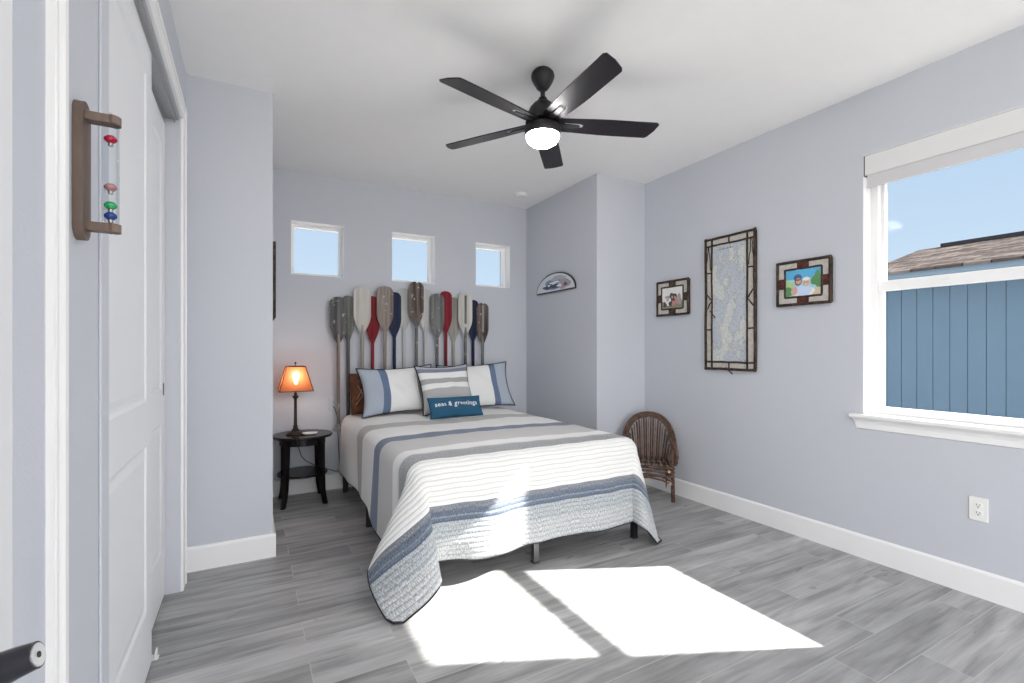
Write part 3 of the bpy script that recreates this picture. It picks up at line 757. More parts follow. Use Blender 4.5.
bm = bmesh.new(); uvl = bm.loops.layers.uv.new('UVMap')
umin, umax, wmin, wmax = -LL, (x1a-x0a)+LR, -LF, yha-yfa
G = []; UV = {}
for j in range(NW+1):
    row = []
    w = wmin+(wmax-wmin)*j/NW
    umin = -(LL - .01 + .105*sst(.86, .36, w)*sst(-.05, .36, w))
    for i in range(NU+1):
        u = umin+(umax-umin)*i/NU
        # rounded corners of the quilt at the foot
        p = quilt_pos(u, w)
        p.z += .0015*math.sin(u*31+w*17)
        if p.z < .012: p.z = .012+.0*(p.z)
        v = bm.verts.new(p); UV[v] = (u, w+yfa); row.append(v)
    G.append(row)
for j in range(NW):
    for i in range(NU):
        f = bm.faces.new((G[j][i], G[j][i+1], G[j+1][i+1], G[j+1][i]))
        for lp in f.loops: lp[uvl].uv = UV[lp.vert]
        f.smooth = True
edge_pts = [G[j][0].co.copy() for j in range(NW, -1, -2)] + [G[0][i].co.copy() for i in range(1, NU, 2)] + [G[j][NU].co.copy() for j in range(0, NW+1, 2)]
bmesh.ops.recalc_face_normals(bm, faces=bm.faces[:])
def quilt_material():
    m = bpy.data.materials.new('striped_quilt'); m.use_nodes = True; n = m.node_tree.nodes; l = m.node_tree.links; p = n['Principled BSDF']
    uv = n.new('ShaderNodeUVMap'); s = n.new('ShaderNodeSeparateXYZ'); l.new(uv.outputs[0], s.inputs[0])
    mr = n.new('ShaderNodeMapRange'); mr.inputs['From Min'].default_value = 1.70; mr.inputs['From Max'].default_value = 4.50; l.new(s.outputs['Y'], mr.inputs['Value'])
    r = n.new('ShaderNodeValToRGB'); r.color_ramp.interpolation = 'CONSTANT'
    W_ = (.80, .80, .785); G_ = (.47, .465, .44); BL = (.165, .205, .275); LAV = (.55, .54, .53); LB = (.50, .54, .565); G2 = (.44, .455, .465)
    st = [(1.70, (.52, .53, .54)), (1.80, (.60, .62, .635)), (1.93, LB), (2.020, BL), (2.042, (.29, .33, .38)), (2.058, BL), (2.075, (.27, .29, .33)), (2.108, W_), (2.365, G2), (2.505, W_), (2.625, LAV), (2.93, BL), (3.075, W_), (3.43, G_), (3.63, W_), (3.98, W_)]
    # ramp holds up to 32 stops
    el = r.color_ramp.elements
    for k, (y, c) in enumerate(st):
        q = (y-1.70)/2.8
        e = el[0] if k == 0 else (el[1] if k == 1 else el.new(q))
        e.position = q; e.color = (*c, 1)
    l.new(mr.outputs[0], r.inputs[0])
    # woven flecks: stronger towards the foot
    ms = n.new('ShaderNodeMapping'); ms.inputs['Scale'].default_value = (260, 60, 1); l.new(uv.outputs[0], ms.inputs['Vector'])
    fl = n.new('ShaderNodeTexNoise'); fl.inputs['Scale'].default_value = 1; fl.inputs['Detail'].default_value = 2; l.new(ms.outputs[0], fl.inputs['Vector'])
    fr = n.new('ShaderNodeMapRange'); fr.inputs['From Min'].default_value = .42; fr.inputs['From Max'].default_value = .62; fr.inputs['To Min'].default_value = .58; fr.inputs['To Max'].default_value = 1.06; l.new(fl.outputs['Fac'], fr.inputs['Value'])
    zone = n.new('ShaderNodeMapRange'); zone.inputs['From Min'].default_value = 2.56; zone.inputs['From Max'].default_value = 2.46; l.new(s.outputs['Y'], zone.inputs['Value'])
    zone2 = n.new('ShaderNodeMapRange'); zone2.inputs['From Min'].default_value = 2.36; zone2.inputs['From Max'].default_value = 2.12; zone2.inputs['To Min'].default_value = 1; zone2.inputs['To Max'].default_value = .25
    ab = n.new('ShaderNodeMath'); ab.operation = 'GREATER_THAN'; ab.inputs[1].default_value = 2.108; l.new(s.outputs['Y'], ab.inputs[0])
    ab2 = n.new('ShaderNodeMath'); ab2.operation = 'LESS_THAN'; ab2.inputs[1].default_value = 2.362; l.new(s.outputs['Y'], ab2.inputs[0])
    am = n.new('ShaderNodeMath'); am.operation = 'MULTIPLY'; l.new(ab.outputs[0], am.inputs[0]); l.new(ab2.outputs[0], am.inputs[1])
    inv = n.new('ShaderNodeMapRange'); inv.inputs['To Min'].default_value = 1; inv.inputs['To Max'].default_value = .12; l.new(am.outputs[0], inv.inputs['Value'])
    zz = n.new('ShaderNodeMath'); zz.operation = 'MULTIPLY'; l.new(zone.outputs[0], zz.inputs[0]); l.new(inv.outputs[0], zz.inputs[1])
    mf = n.new('ShaderNodeMixRGB'); mf.blend_type = 'MULTIPLY'; l.new(zz.outputs[0], mf.inputs['Fac']); l.new(r.outputs[0], mf.inputs['Color1']); l.new(fr.outputs[0], mf.inputs['Color2'])
    # hand-stitch lines
    wv = n.new('ShaderNodeMath'); wv.operation = 'MULTIPLY'; wv.inputs[1].default_value = 2*PI/.0265; l.new(s.outputs['Y'], wv.inputs[0])
    sn = n.new('ShaderNodeMath'); sn.operation = 'SINE'; l.new(wv.outputs[0], sn.inputs[0])
    aa = n.new('ShaderNodeMath'); aa.operation = 'POWER'; sa = n.new('ShaderNodeMapRange'); sa.inputs['From Min'].default_value = -1; l.new(sn.outputs[0], sa.inputs['Value'])
    l.new(sa.outputs[0], aa.inputs[0]); aa.inputs[1].default_value = .45
    st_ = n.new('ShaderNodeMapRange'); st_.inputs['From Min'].default_value = .0; st_.inputs['From Max'].default_value = .35; st_.inputs['To Min'].default_value = .62; st_.inputs['To Max'].default_value = 1; l.new(aa.outputs[0], st_.inputs['Value'])
    zf = n.new('ShaderNodeMapRange'); zf.inputs['From Min'].default_value = 2.52; zf.inputs['From Max'].default_value = 2.30; zf.inputs['To Min'].default_value = .0; zf.inputs['To Max'].default_value = 1; l.new(s.outputs['Y'], zf.inputs['Value'])
    m3 = n.new('ShaderNodeMixRGB'); m3.blend_type = 'MULTIPLY'; l.new(zf.outputs[0], m3.inputs['Fac']); l.new(mf.outputs[0], m3.inputs['Color1']); l.new(st_.outputs[0], m3.inputs['Color2'])
    l.new(m3.outputs[0], p.inputs['Base Color']); p.inputs['Roughness'].default_value = .92; p.inputs['Specular IOR Level'].default_value = .15
    p.inputs['Sheen Weight'].default_value = .15
    hb_ = n.new('ShaderNodeMath'); hb_.operation = 'MULTIPLY'; l.new(aa.outputs[0], hb_.inputs[0]); 
    zg = n.new('ShaderNodeMapRange'); zg.inputs['From Min'].default_value = 2.62; zg.inputs['From Max'].default_value = 2.36; zg.inputs['To Min'].default_value = .12; zg.inputs['To Max'].default_value = 1; l.new(s.outputs['Y'], zg.inputs['Value'])
    l.new(zg.outputs[0], hb_.inputs[1])
    bp = n.new('ShaderNodeBump'); bp.inputs['Strength'].default_value = .8; bp.inputs['Distance'].default_value = .005; l.new(hb_.outputs[0], bp.inputs['Height']); l.new(bp.outputs[0], p.inputs['Normal'])
    return m
q_o = obj('quilt', bm, quilt_material(), smooth=True)
tag(q_o, 'white, grey and blue striped quilt with black binding draped over the bed', 'quilt')
sm = q_o.modifiers.new('thick', 'SOLIDIFY'); sm.thickness = .007; sm.offset = 0
bd = bmesh.new(); tube(bd, edge_pts, .0055, 6); 
for v in bd.verts: v.co.z = max(v.co.z, .004)
obj('quilt_binding', bd, binding_m, q_o, smooth=True)

# ------------------------------------------------------------------ pillows
def pillow_bm(w, h, t, pinch=.06, ears=.0):
    bm = bmesh.new(); uvl = bm.loops.layers.uv.new('UVMap'); N, M = 36, 28
    def P(i, j, s):
        x = -1+2*i/N; y = -1+2*j/M
        px_ = x*(1-pinch*(1-y*y)); py = y*(1-pinch*1.1*(1-x*x))
        f = max(0, (1-x*x)*(1-y*y))**.42
        cr = .012*math.sin(x*9+y*5)*(1-abs(x))*(1-abs(y))
        return Vector((px_*w/2, -s*(t/2*f+cr*f), py*h/2)), (x, y)
    for s in (1, -1):
        g = [[None]*(M+1) for _ in range(N+1)]
        for i in range(N+1):
            for j in range(M+1):
                p, uv = P(i, j, s); g[i][j] = (bm.verts.new(p), uv)
        for i in range(N):
            for j in range(M):
                q = [g[i][j], g[i+1][j], g[i+1][j+1], g[i][j+1]]
                if s < 0: q = q[::-1]
                f = bm.faces.new([a[0] for a in q]); f.smooth = True
                for lp, a in zip(f.loops, q): lp[uvl].uv = ((a[1][0]+1)/2, (a[1][1]+1)/2)
    bmesh.ops.remove_doubles(bm, verts=bm.verts[:], dist=.0004)
    edge = [P(i, 0, 1)[0] for i in range(0, N)] + [P(N, j, 1)[0] for j in range(0, M)] + [P(N-i, M, 1)[0] for i in range(0, N)] + [P(0, M-j, 1)[0] for j in range(0, M)]
    return bm, edge
def stripe_mat(name, stops, axis='X', skew=0., fleck=.0):
    m = bpy.data.materials.new(name); m.use_nodes = True; n = m.node_tree.nodes; l = m.node_tree.links; p = n['Principled BSDF']
    uv = n.new('ShaderNodeUVMap'); s = n.new('ShaderNodeSeparateXYZ'); l.new(uv.outputs[0], s.inputs[0])
    r = n.new('ShaderNodeValToRGB'); r.color_ramp.interpolation = 'CONSTANT'; el = r.color_ramp.elements
    for k, (q, c) in enumerate(stops):
        e = el[0] if k == 0 else (el[1] if k == 1 else el.new(q)); e.position = q; e.color = (*c, 1)
    l.new(s.outputs[axis], r.inputs[0])
    ms = n.new('ShaderNodeMapping'); ms.inputs['Scale'].default_value = (150, 150, 1); l.new(uv.outputs[0], ms.inputs['Vector'])
    f = n.new('ShaderNodeTexNoise'); f.inputs['Scale'].default_value = 1; l.new(ms.outputs[0], f.inputs['Vector'])
    fr = n.new('ShaderNodeMapRange'); fr.inputs['To Min'].default_value = .88; fr.inputs['To Max'].default_value = 1.08; l.new(f.outputs['Fac'], fr.inputs['Value'])
    mx = n.new('ShaderNodeMixRGB'); mx.blend_type = 'MULTIPLY'; mx.inputs['Fac'].default_value = 1; l.new(r.outputs[0], mx.inputs['Color1']); l.new(fr.outputs[0], mx.inputs['Color2'])
    l.new(mx.outputs[0], p.inputs['Base Color']); p.inputs['Roughness'].default_value = .92; p.inputs['Specular IOR Level'].default_value = .15
    b = n.new('ShaderNodeBump'); b.inputs['Strength'].default_value = .25; b.inputs['Distance'].default_value = .003; l.new(f.outputs['Fac'], b.inputs['Height']); l.new(b.outputs[0], p.inputs['Normal'])
    return m
Wc, LBc, BLc, GRc = (.79, .795, .785), (.40, .455, .53), (.135, .185, .285), (.27, .265, .255)
sham_l = stripe_mat('sham_stripes', [(0, LBc), (.25, BLc), (.345, Wc), (.76, GRc), (.84, LBc)])
def pillow(name, label, cat, w, h, t, m, loc, lean, rz=0, roll=0, piping=binding_m, pr=.0055, pinch=.06, group=None):
    root = thing(name, label, cat, loc, 0, group)
    bm, edge = pillow_bm(w, h, t, pinch)
    # local: bottom edge at z=0
    M = Matrix.Rotation(rz, 4, 'Z') @ Matrix.Rotation(-lean, 4, 'X') @ Matrix.Rotation(roll, 4, 'Y') @ Matrix.Translation((0, 0, h/2))
    bm.transform(M); o = obj('pillow_cover', bm, m, root)
    bm2 = bmesh.new(); tube(bm2, [M @ p for p in edge], pr, 6, closed=True); 
    if piping: obj('piping', bm2, piping, root, smooth=True)
    return root, M
ZQ = ZT+.015
pillow('striped_sham', 'large bed pillow with blue and white stripes, at the lamp end of the bed head', 'pillow', .67, .435, .17, sham_l, (1.135, 4.025, ZQ+.004), R(22), R(0), R(-2.5), pinch=.115, group='large pillows at the bed head')
pillow('striped_sham', 'large bed pillow with blue and white stripes, leaning nearest the bay wall', 'pillow', .72, .45, .17, stripe_mat('sham_stripes_mirrored', [(0, LBc), (.16, GRc), (.24, Wc), (.70, BLc), (.79, LBc)]), (1.880, 4.04, ZQ+.004), R(22), R(-3), R(-2.5), pinch=.11, group='large pillows at the bed head')
sq_m = stripe_mat('square_pillow_stripes', [(0, (.44, .435, .44)), (.47, Wc), (.58, (.37, .375, .37)), (.69, Wc), (.83, (.21, .225, .29)), (.92, (.48, .49, .54))], 'Y')
pillow('square_pillow', 'square pillow with grey and white bands, propped in the middle of the bed head', 'pillow', .51, .455, .15, sq_m, (1.515, 3.86, ZQ+.004), R(24), R(3), R(-1.5), pinch=.12)
teal = stripe_mat('teal_cloth', [(0, (.030, .105, .185)), (.5, (.031, .107, .187))])
lum, LM = pillow('lumbar_pillow', 'small teal blue lumbar pillow reading seas & greetings, lying against the square pillow', 'pillow', .47, .178, .09, teal, (1.490, 3.645, ZQ+.002), R(28), R(2), R(0), piping=teal, pr=.003, pinch=.04)
# lettering embroidered on the lumbar pillow
cu = bpy.data.curves.new('lettering', 'FONT'); cu.body = 'seas & greetings'; cu.size = .058; cu.align_x = 'CENTER'; cu.align_y = 'CENTER'; cu.space_character = 1.08; cu.resolution_u = 3; cu.offset = .0006
to = bpy.data.objects.new('lettering_tmp', cu); COL.objects.link(to)
dg = bpy.context.evaluated_depsgraph_get(); dg.update()
tm = bpy.data.meshes.new_from_object(to.evaluated_get(dg)); bpy.data.objects.remove(to)
bm = bmesh.new(); bm.from_mesh(tm)
wx, hh, tt = .47, .178, .09
xs_ = [v.co.x for v in bm.verts]; sxl = .37/(max(xs_)-min(xs_)); 
for v in bm.verts:
    X, Y = v.co.x*sxl-.004, v.co.y*sxl+.016
    nx, ny = X/(wx/2)/.965, Y/(hh/2)/.965
    f = max(0, (1-nx*nx)*(1-ny*ny))**.42
    cr = .012*math.sin(nx*9+ny*5)*(1-abs(nx))*(1-abs(ny))
    v.co = LM @ Vector((X, -(tt/2*f+cr*f+.0030), Y))
obj('lettering', bm, mat('white_thread', (.80, .82, .84), .8), lum)
# brown cushion with crossed sticks behind the pillow at the lamp end
br_m = wood_mat('brown_plush', (.075, .030, .016), (.16, .070, .042), scale=14, stretch=(1, 1, 1), rough=.95)
bc, BM = pillow('rustic_cushion', 'brown cushion with crossed pale sticks, half hidden behind the large pillow at the lamp end', 'cushion', .36, .36, .11, br_m, (.935, 4.205, ZQ+.004), R(20), R(0), R(0), piping=br_m, pr=.004, pinch=.02)
bm = bmesh.new()
for p, q in (((-.135, -.06), (-.060, .085)), ((-.150, -.11), (-.050, .02)), ((-.125, .06), (-.085, -.03))):
    pts = []
    for k in range(6):
        X = p[0]+(q[0]-p[0])*k/5; Z = p[1]+(q[1]-p[1])*k/5
        f = max(0, (1-(X/.18)**2)*(1-(Z/.18)**2))**.42
        pts.append(BM @ Vector((X, -(.055*f+.006), Z)))
    tube(bm, pts, .0045, 8)
obj('stick_trim', bm, wood_mat('pale_stick', (.30, .17, .09), (.42, .27, .16)), bc)

# ------------------------------------------------------------------ bent willow chair
wil = wood_mat('willow_bark', (.060, .032, .024), (.170, .105, .078), scale=35, stretch=(1, 1, 1), rough=.6)
wil2 = wood_mat('willow_peeled', (.20, .14, .10), (.34, .26, .20), scale=35, stretch=(1, 1, 1), rough=.6)
cut_m = mat('cut_wood', (.55, .42, .28), .7)
ch = thing('willow_chair', 'small bent-willow chair with arched twig back in the corner beyond the bed', 'chair', (2.842, 2.880, 0), R(-45))
# local: x to the viewer's right, y to the back
def leg(x, y, h, r, ox=0, oy=0):
    bm = bmesh.new(); tube(bm, [(x+ox, y+oy, 0), (x+ox*.5, y+oy*.5, h*.5), (x, y, h)], r, 10, rs=[r*1.05, r, r*.95]); o = obj('leg', bm, wil, ch, smooth=True)
    return o
for sx_ in (-1, 1):
    leg(sx_*.185, 0, .42, .015, sx_*.006, -.004); leg(sx_*.145, .28, .30, .014, sx_*.012, .02)
def arch(hw, zt0, y0_, y1_, z0_, n=22, p=.62, cx=0):
    """bent hoop from (-hw) over the top to (hw), leaning back from y0_ to y1_"""
    pts = []
    for k in range(n+1):
        a = PI*k/n; c, s = math.cos(a), math.sin(a)
        zz = z0_+(zt0-z0_)*max(0, s)**p
        q = (zz-z0_)/(zt0-z0_)
        pts.append((cx-hw*math.copysign(abs(c)**.9, c), y0_+(y1_-y0_)*q, zz))
    return pts
for k, (hw, zt0, y0_) in enumerate(((.221, .680, .035), (.206, .663, .052), (.191, .646, .069))):
    bm = bmesh.new(); tube(bm, arch(hw, zt0, y0_, .275, .300), .0092, 8); obj('back_hoop', bm, wil, ch, smooth=True)
for k in range(19):
    f = -1+2*k/18; xb = .140*f; xt = .178*f
    ztp = .300+(.648-.300)*math.sqrt(max(0, 1-(xt/.192)**2))**.9
    q = (ztp-.30)/(.40)
    bm = bmesh.new(); pts = []
    for j in range(6):
        t = j/5; pts.append((xb+(xt-xb)*t**.8, .225+(.075+.20*q-.225)*t**1.2 + .03*math.sin(PI*t), .292+(ztp-.292)*t))
    tube(bm, pts, .0072, 7); obj('back_twig', bm, wil if k % 3 else wil2, ch, smooth=True)
# seat twigs
for k in range(15):
    f = -1+2*k/14; bm = bmesh.new()
    tube(bm, [(.175*f, -.012, .288), (.165*f, .10, .283), (.150*f, .20, .284), (.135*f, .27, .296)], .0068, 7); obj('seat_twig', bm, wil2 if k % 2 else wil, ch, smooth=True)
bm = bmesh.new()
for z, r in ((.272, .0105), (.242, .0095), (.205, .0095)):
    tube(bm, [(-.205, -.016, z), (.205, -.016, z)], r, 8); tube(bm, [(-.185, .0, z-.004), (-.150, .285, z-.004)], r, 8); tube(bm, [(.185, .0, z-.004), (.150, .285, z-.004)], r, 8)
    tube(bm, [(-.165, .29, z), (.165, .29, z)], r, 8)
obj('seat_rail', bm, wil, ch, smooth=True)
bm = bmesh.new()
tube(bm, [(-.185, -.014, .165), (-.09, -.016, .205), (0, -.018, .222), (.09, -.016, .205), (.185, -.014, .165)], .0085, 8)
tube(bm, [(-.185, -.022, .142), (-.10, -.024, .178), (0, -.026, .194), (.10, -.024, .178), (.185, -.022, .142)], .0085, 8)
for s in (-1, 1):
    tube(bm, [(s*.195, .0, .13), (s*.19, .10, .185), (s*.17, .2, .18), (s*.155, .28, .13)], .008, 8)
obj('apron_brace', bm, wil, ch, smooth=True)
for s in (-1, 1):
    bm = bmesh.new()
    tube(bm, [(s*.205, -.012, .295), (s*.222, -.020, .36), (s*.215, -.012, .415), (s*.195, .03, .452), (s*.178, .09, .470), (s*.165, .15, .480), (s*.155, .21, .49)], .0125, 8)
    tube(bm, [(s*.172, -.004, .295), (s*.160, .01, .34), (s*.165, .03, .385), (s*.180, .05, .42)], .008, 8)
    tube(bm, [(s*.150, .12, .30), (s*.145, .10, .35), (s*.155, .09, .40), (s*.170, .09, .45)], .008, 8)
    obj('armrest', bm, wil, ch, smooth=True)
bm = bmesh.new()
for x, z in ((.160, .248), (.168, .152), (-.160, .248)): tube(bm, [(x, -.030, z), (x, -.020, z)], .011, 10)
obj('twig_end', bm, cut_m, ch)

# ------------------------------------------------------------------ wall pieces, right wall
bark = wood_mat('frame_bark', (.018, .012, .010), (.075, .052, .040), scale=30, stretch=(1, 1, 1), rough=.7)
redbark = wood_mat('red_bark', (.045, .012, .010), (.12, .040, .030), scale=40, stretch=(1, 1, 1), rough=.7)
darkbark = wood_mat('dark_bark', (.022, .018, .014), (.085, .055, .045), scale=40, stretch=(1, 1, 1), rough=.7)
birch = mat('birch_bark', (.52, .49, .45), .85, bump=.3, bscale=40, var=.35, vscale=40)
def map_material():
    m = bpy.data.materials.new('lake_map'); m.use_nodes = True; n = m.node_tree.nodes; l = m.node_tree.links; p = n['Principled BSDF']
    t = n.new('ShaderNodeTexCoord')
    ms = n.new('ShaderNodeMapping'); ms.inputs['Scale'].default_value = (1, 1.6, .8); l.new(t.outputs['Object'], ms.inputs['Vector'])
    a = n.new('ShaderNodeTexNoise'); a.inputs['Scale'].default_value = 7.5; a.inputs['Detail'].default_value = 8; a.inputs['Roughness'].default_value = .62; l.new(ms.outputs[0], a.inputs['Vector'])
    r = n.new('ShaderNodeValToRGB'); e = r.color_ramp.elements; e[0].position = .44; e[0].color = (.50, .54, .60, 1); e[1].position = .53; e[1].color = (.62, .64, .62, 1)
    x = e.new(.475); x.color = (.53, .57, .62, 1); x = e.new(.50); x.color = (.36, .39, .42, 1); x = e.new(.512); x.color = (.58, .61, .59, 1)
    l.new(a.outputs['Fac'], r.inputs[0])
    v = n.new('ShaderNodeTexVoronoi'); v.feature = 'DISTANCE_TO_EDGE'; v.inputs['Scale'].default_value = 22; l.new(t.outputs['Object'], v.inputs['Vector'])
    vr = n.new('ShaderNodeMapRange'); vr.inputs['From Max'].default_value = .035; vr.inputs['To Min'].default_value = .72; l.new(v.outputs[0], vr.inputs['Value'])
    mx = n.new('ShaderNodeMixRGB'); mx.blend_type = 'MULTIPLY'; mx.inputs['Fac'].default_value = .9; l.new(r.outputs[0], mx.inputs['Color1']); l.new(vr.outputs[0], mx.inputs['Color2'])
    b = n.new('ShaderNodeTexNoise'); b.inputs['Scale'].default_value = 90; b.inputs['Detail'].default_value = 3; l.new(t.outputs['Object'], b.inputs['Vector'])
    br = n.new('ShaderNodeMapRange'); br.inputs['From Min'].default_value = .38; br.inputs['From Max'].default_value = .5; br.inputs['To Min'].default_value = .7; l.new(b.outputs['Fac'], br.inputs['Value'])
    m2 = n.new('ShaderNodeMixRGB'); m2.blend_type = 'MULTIPLY'; m2.inputs['Fac'].default_value = .7; l.new(mx.outputs[0], m2.inputs['Color1']); l.new(br.outputs[0], m2.inputs['Color2'])
    l.new(m2.outputs[0], p.inputs['Base Color']); p.inputs['Roughness'].default_value = .5
    return m
def bar(bm, p, q, r=.007, x=-.022, wob=.003):
    pts = []
    for k in range(7):
        t = k/6; e = 0 if k in (0, 6) else random.uniform(-wob, wob)
        pts.append((x+random.uniform(-.001, .001), p[0]+(q[0]-p[0])*t+e, p[1]+(q[1]-p[1])*t+e))
    tube(bm, pts, r, 8)
mf = thing('map_picture', 'tall narrow lake map in a birch and dark twig frame', 'picture', (XR-.001, 2.358, 1.578))
hw, hh = .208, .500; iw, ih = .150, .448
obj('frame_backing', B(-.018, 0, -hw+.004, hw-.004, -hh+.004, hh-.004), birch, mf)
bm = bmesh.new()
for s in (-1, 1): box(bm, -.024, 0, s*hw-.004, s*hw+.004, -hh, hh, bev=.001); box(bm, -.024, 0, -hw+.0045, hw-.0045, s*hh-.004, s*hh+.004, bev=.001)
obj('frame_side', bm, bark, mf)
obj('map_sheet', B(-.0200, -.0182, -iw, iw, -ih, ih), map_material(), mf)
# title lettering line at the head of the map
bm = bmesh.new()
yk = .085
while yk > -.02:
    wk = random.uniform(.006, .014); hk = random.uniform(.006, .016); box(bm, -.0207, -.0200, yk-wk*.8, yk, .405, .405+hk); yk -= wk+.003
obj('map_title', bm, mat('map_ink', (.16, .19, .22), .6), mf)
bm = bmesh.new()
for s in (-1, 1):
    bar(bm, (s*hw, -hh-.012), (s*hw, hh+.012), .0105, -.020); bar(bm, (-hw-.008, s*hh), (hw+.008, s*hh), .0095, -.022)
obj('outer_frame', bm, bark, mf, smooth=True)
bm = bmesh.new()
for s in (-1, 1):
    bar(bm, (s*iw, -hh), (s*iw, hh), .0072); bar(bm, (-hw, s*ih), (hw, s*ih), .0072)
    for z in (.24, -.20): bar(bm, (s*iw, z+s*-.0), (s*hw, z), .0055)
    bar(bm, (s*hw, .02+.07), (s*iw, .02), .005); bar(bm, (s*hw, .02-.07), (s*iw, .02), .005)
    bar(bm, (s*(iw+.035), hh-.05), (s*(hw-.006), .25), .003); bar(bm, (s*(iw+.03), hh-.05), (s*(iw+.012), .26), .003)
bar(bm, (0, ih), (0, hh), .0055); bar(bm, (0, -ih), (0, -hh), .0055); bar(bm, (.03, -hh+.01), (-.03, -hh-.035), .005); bar(bm, (iw+.02, -.05), (iw-.03, -.11), .004)
obj('inner_twigs', bm, bark, mf, smooth=True)

def photo_frame(name, label, yc, zc, w, h, builder, pm_):
    t = thing(name, label, 'framed photo', (XR-.001, yc, zc))
    hw, hh = w/2, h/2; iw, ih = hw-.050, hh-.048
    obj('frame_backing', B(-.022, 0, -hw+.004, hw-.004, -hh+.004, hh-.004), birch, t)
    bm = bmesh.new()
    for s in (-1, 1): box(bm, -.026, 0, s*hw-.004, s*hw+.004, -hh, hh, bev=.001); box(bm, -.026, 0, -hw+.0045, hw-.0045, s*hh-.004, s*hh+.004, bev=.001)
    obj('frame_side', bm, bark, t)
    bm = bmesh.new()
    for s in (-1, 1):
        bar(bm, (s*hw, -hh-.006), (s*hw, hh+.006), .0095, -.024, .001); bar(bm, (-hw-.006, s*hh), (hw+.006, s*hh), .0095, -.024, .001)
        bar(bm, (s*iw, -ih), (s*iw, ih), .0065, -.024, .001); bar(bm, (-iw, s*ih), (iw, s*ih), .0065, -.024, .001)
    obj('bark_frame', bm, bark, t, smooth=True)
    k = .034
    for s in (-1, 1):
        a, b = sorted((s*iw, s*hw)); obj('bark_patch', B(-.027, -.020, a, b, -k, k, bev=.002), pm_, t)
        a, b = sorted((s*ih, s*hh)); obj('bark_patch', B(-.027, -.020, -k*1.1, k*1.1, a, b, bev=.002), pm_, t)
    ph = obj('photo_print', B(-.0232, -.0222, -iw, iw, -ih, ih), mat(name+'_ground', (.3, .45, .3), .4), t)
    builder(t, ph, iw, ih)
    return t
def blob(bm, cy_, cz, ry, rz_, x, mi=0, n=18, wob=.0):
    vs = []
    for k in range(n):
        a = 2*PI*k/n; w_ = 1+wob*math.sin(3*a+cy_*50)
        vs.append(bm.verts.new((x, cy_+ry*w_*math.cos(a), cz+rz_*w_*math.sin(a))))
    f = bm.faces.new(vs[::-1]); f.material_index = mi
# note: +y local is towards the back of the room (left in the photo)
PC = {k: mat('print_'+k, c, .4) for k, c in dict(sky=(.10, .42, .68), sky2=(.33, .62, .75), green=(.10, .26, .10), lgreen=(.42, .58, .28), skin=(.62, .36, .28), shirt=(.55, .68, .88), white=(.78, .78, .76), dark=(.06, .05, .05), brown=(.22, .12, .09), tan=(.62, .52, .40), grey=(.35, .34, .33), pink=(.55, .22, .22), grass=(.25, .24, .16), cap=(.08, .12, .25)).items()}
def clipped(bm, iw, ih):
    for v in bm.verts: v.co.y = max(-iw, min(iw, v.co.y)); v.co.z = max(-ih, min(ih, v.co.z))
def couple(t, ph, iw, ih):
    keys = ['sky', 'sky2', 'lgreen', 'green', 'tan', 'skin', 'shirt', 'white', 'dark', 'cap', 'brown']; I = {k: i for i, k in enumerate(keys)}
    bm = bmesh.new(); X = [-.0233]
    def bx_(a, b, c, d, k): X[0] -= .00004; v = [bm.verts.new((X[0], y, z)) for y, z in ((a, c), (b, c), (b, d), (a, d))]; f = bm.faces.new(v); f.material_index = I[k]
    def bl(y, z, ry, rz_, k, wob=.0): X[0] -= .00004; blob(bm, y, z, ry, rz_, X[0], I[k], wob=wob)
    bx_(-iw, iw, -ih, ih, 'sky'); bx_(-iw, iw, -ih, ih*.25, 'sky2')
    bl(iw*.8, -ih*.1, .035, .03, 'lgreen', .2); bl(-iw*.72, ih*.1, .028, .05, 'green', .3); bl(-iw*.95, -.01, .02, .06, 'green', .2); bl(iw*.75, -ih*.6, .04, .03, 'green', .2)
    bl(-iw*.8, -ih*.75, .045, .03, 'tan'); bl(iw*.3, ih*.98, .03, .006, 'white')
    bl(.0, -ih*.70, .075, .035, 'white', .1); bl(-.005, -ih*.6, .050, .036, 'shirt', .1); bl(.055, -ih*.55, .02, .028, 'skin')
    bl(.030, .012, .024, .032, 'brown'); bl(.033, .034, .027, .022, 'cap'); bl(.028, .010, .017, .020, 'skin'); bl(.030, .018, .018, .004, 'dark')
    bl(-.022, -.002, .024, .028, 'tan'); bl(-.020, -.006, .018, .019, 'skin'); bl(-.020, -.014, .009, .003, 'white'); bl(-.022, .020, .022, .012, 'white')
    clipped(bm, iw, ih); obj('photo_image', bm, None, ph, mats=[PC[k] for k in keys])
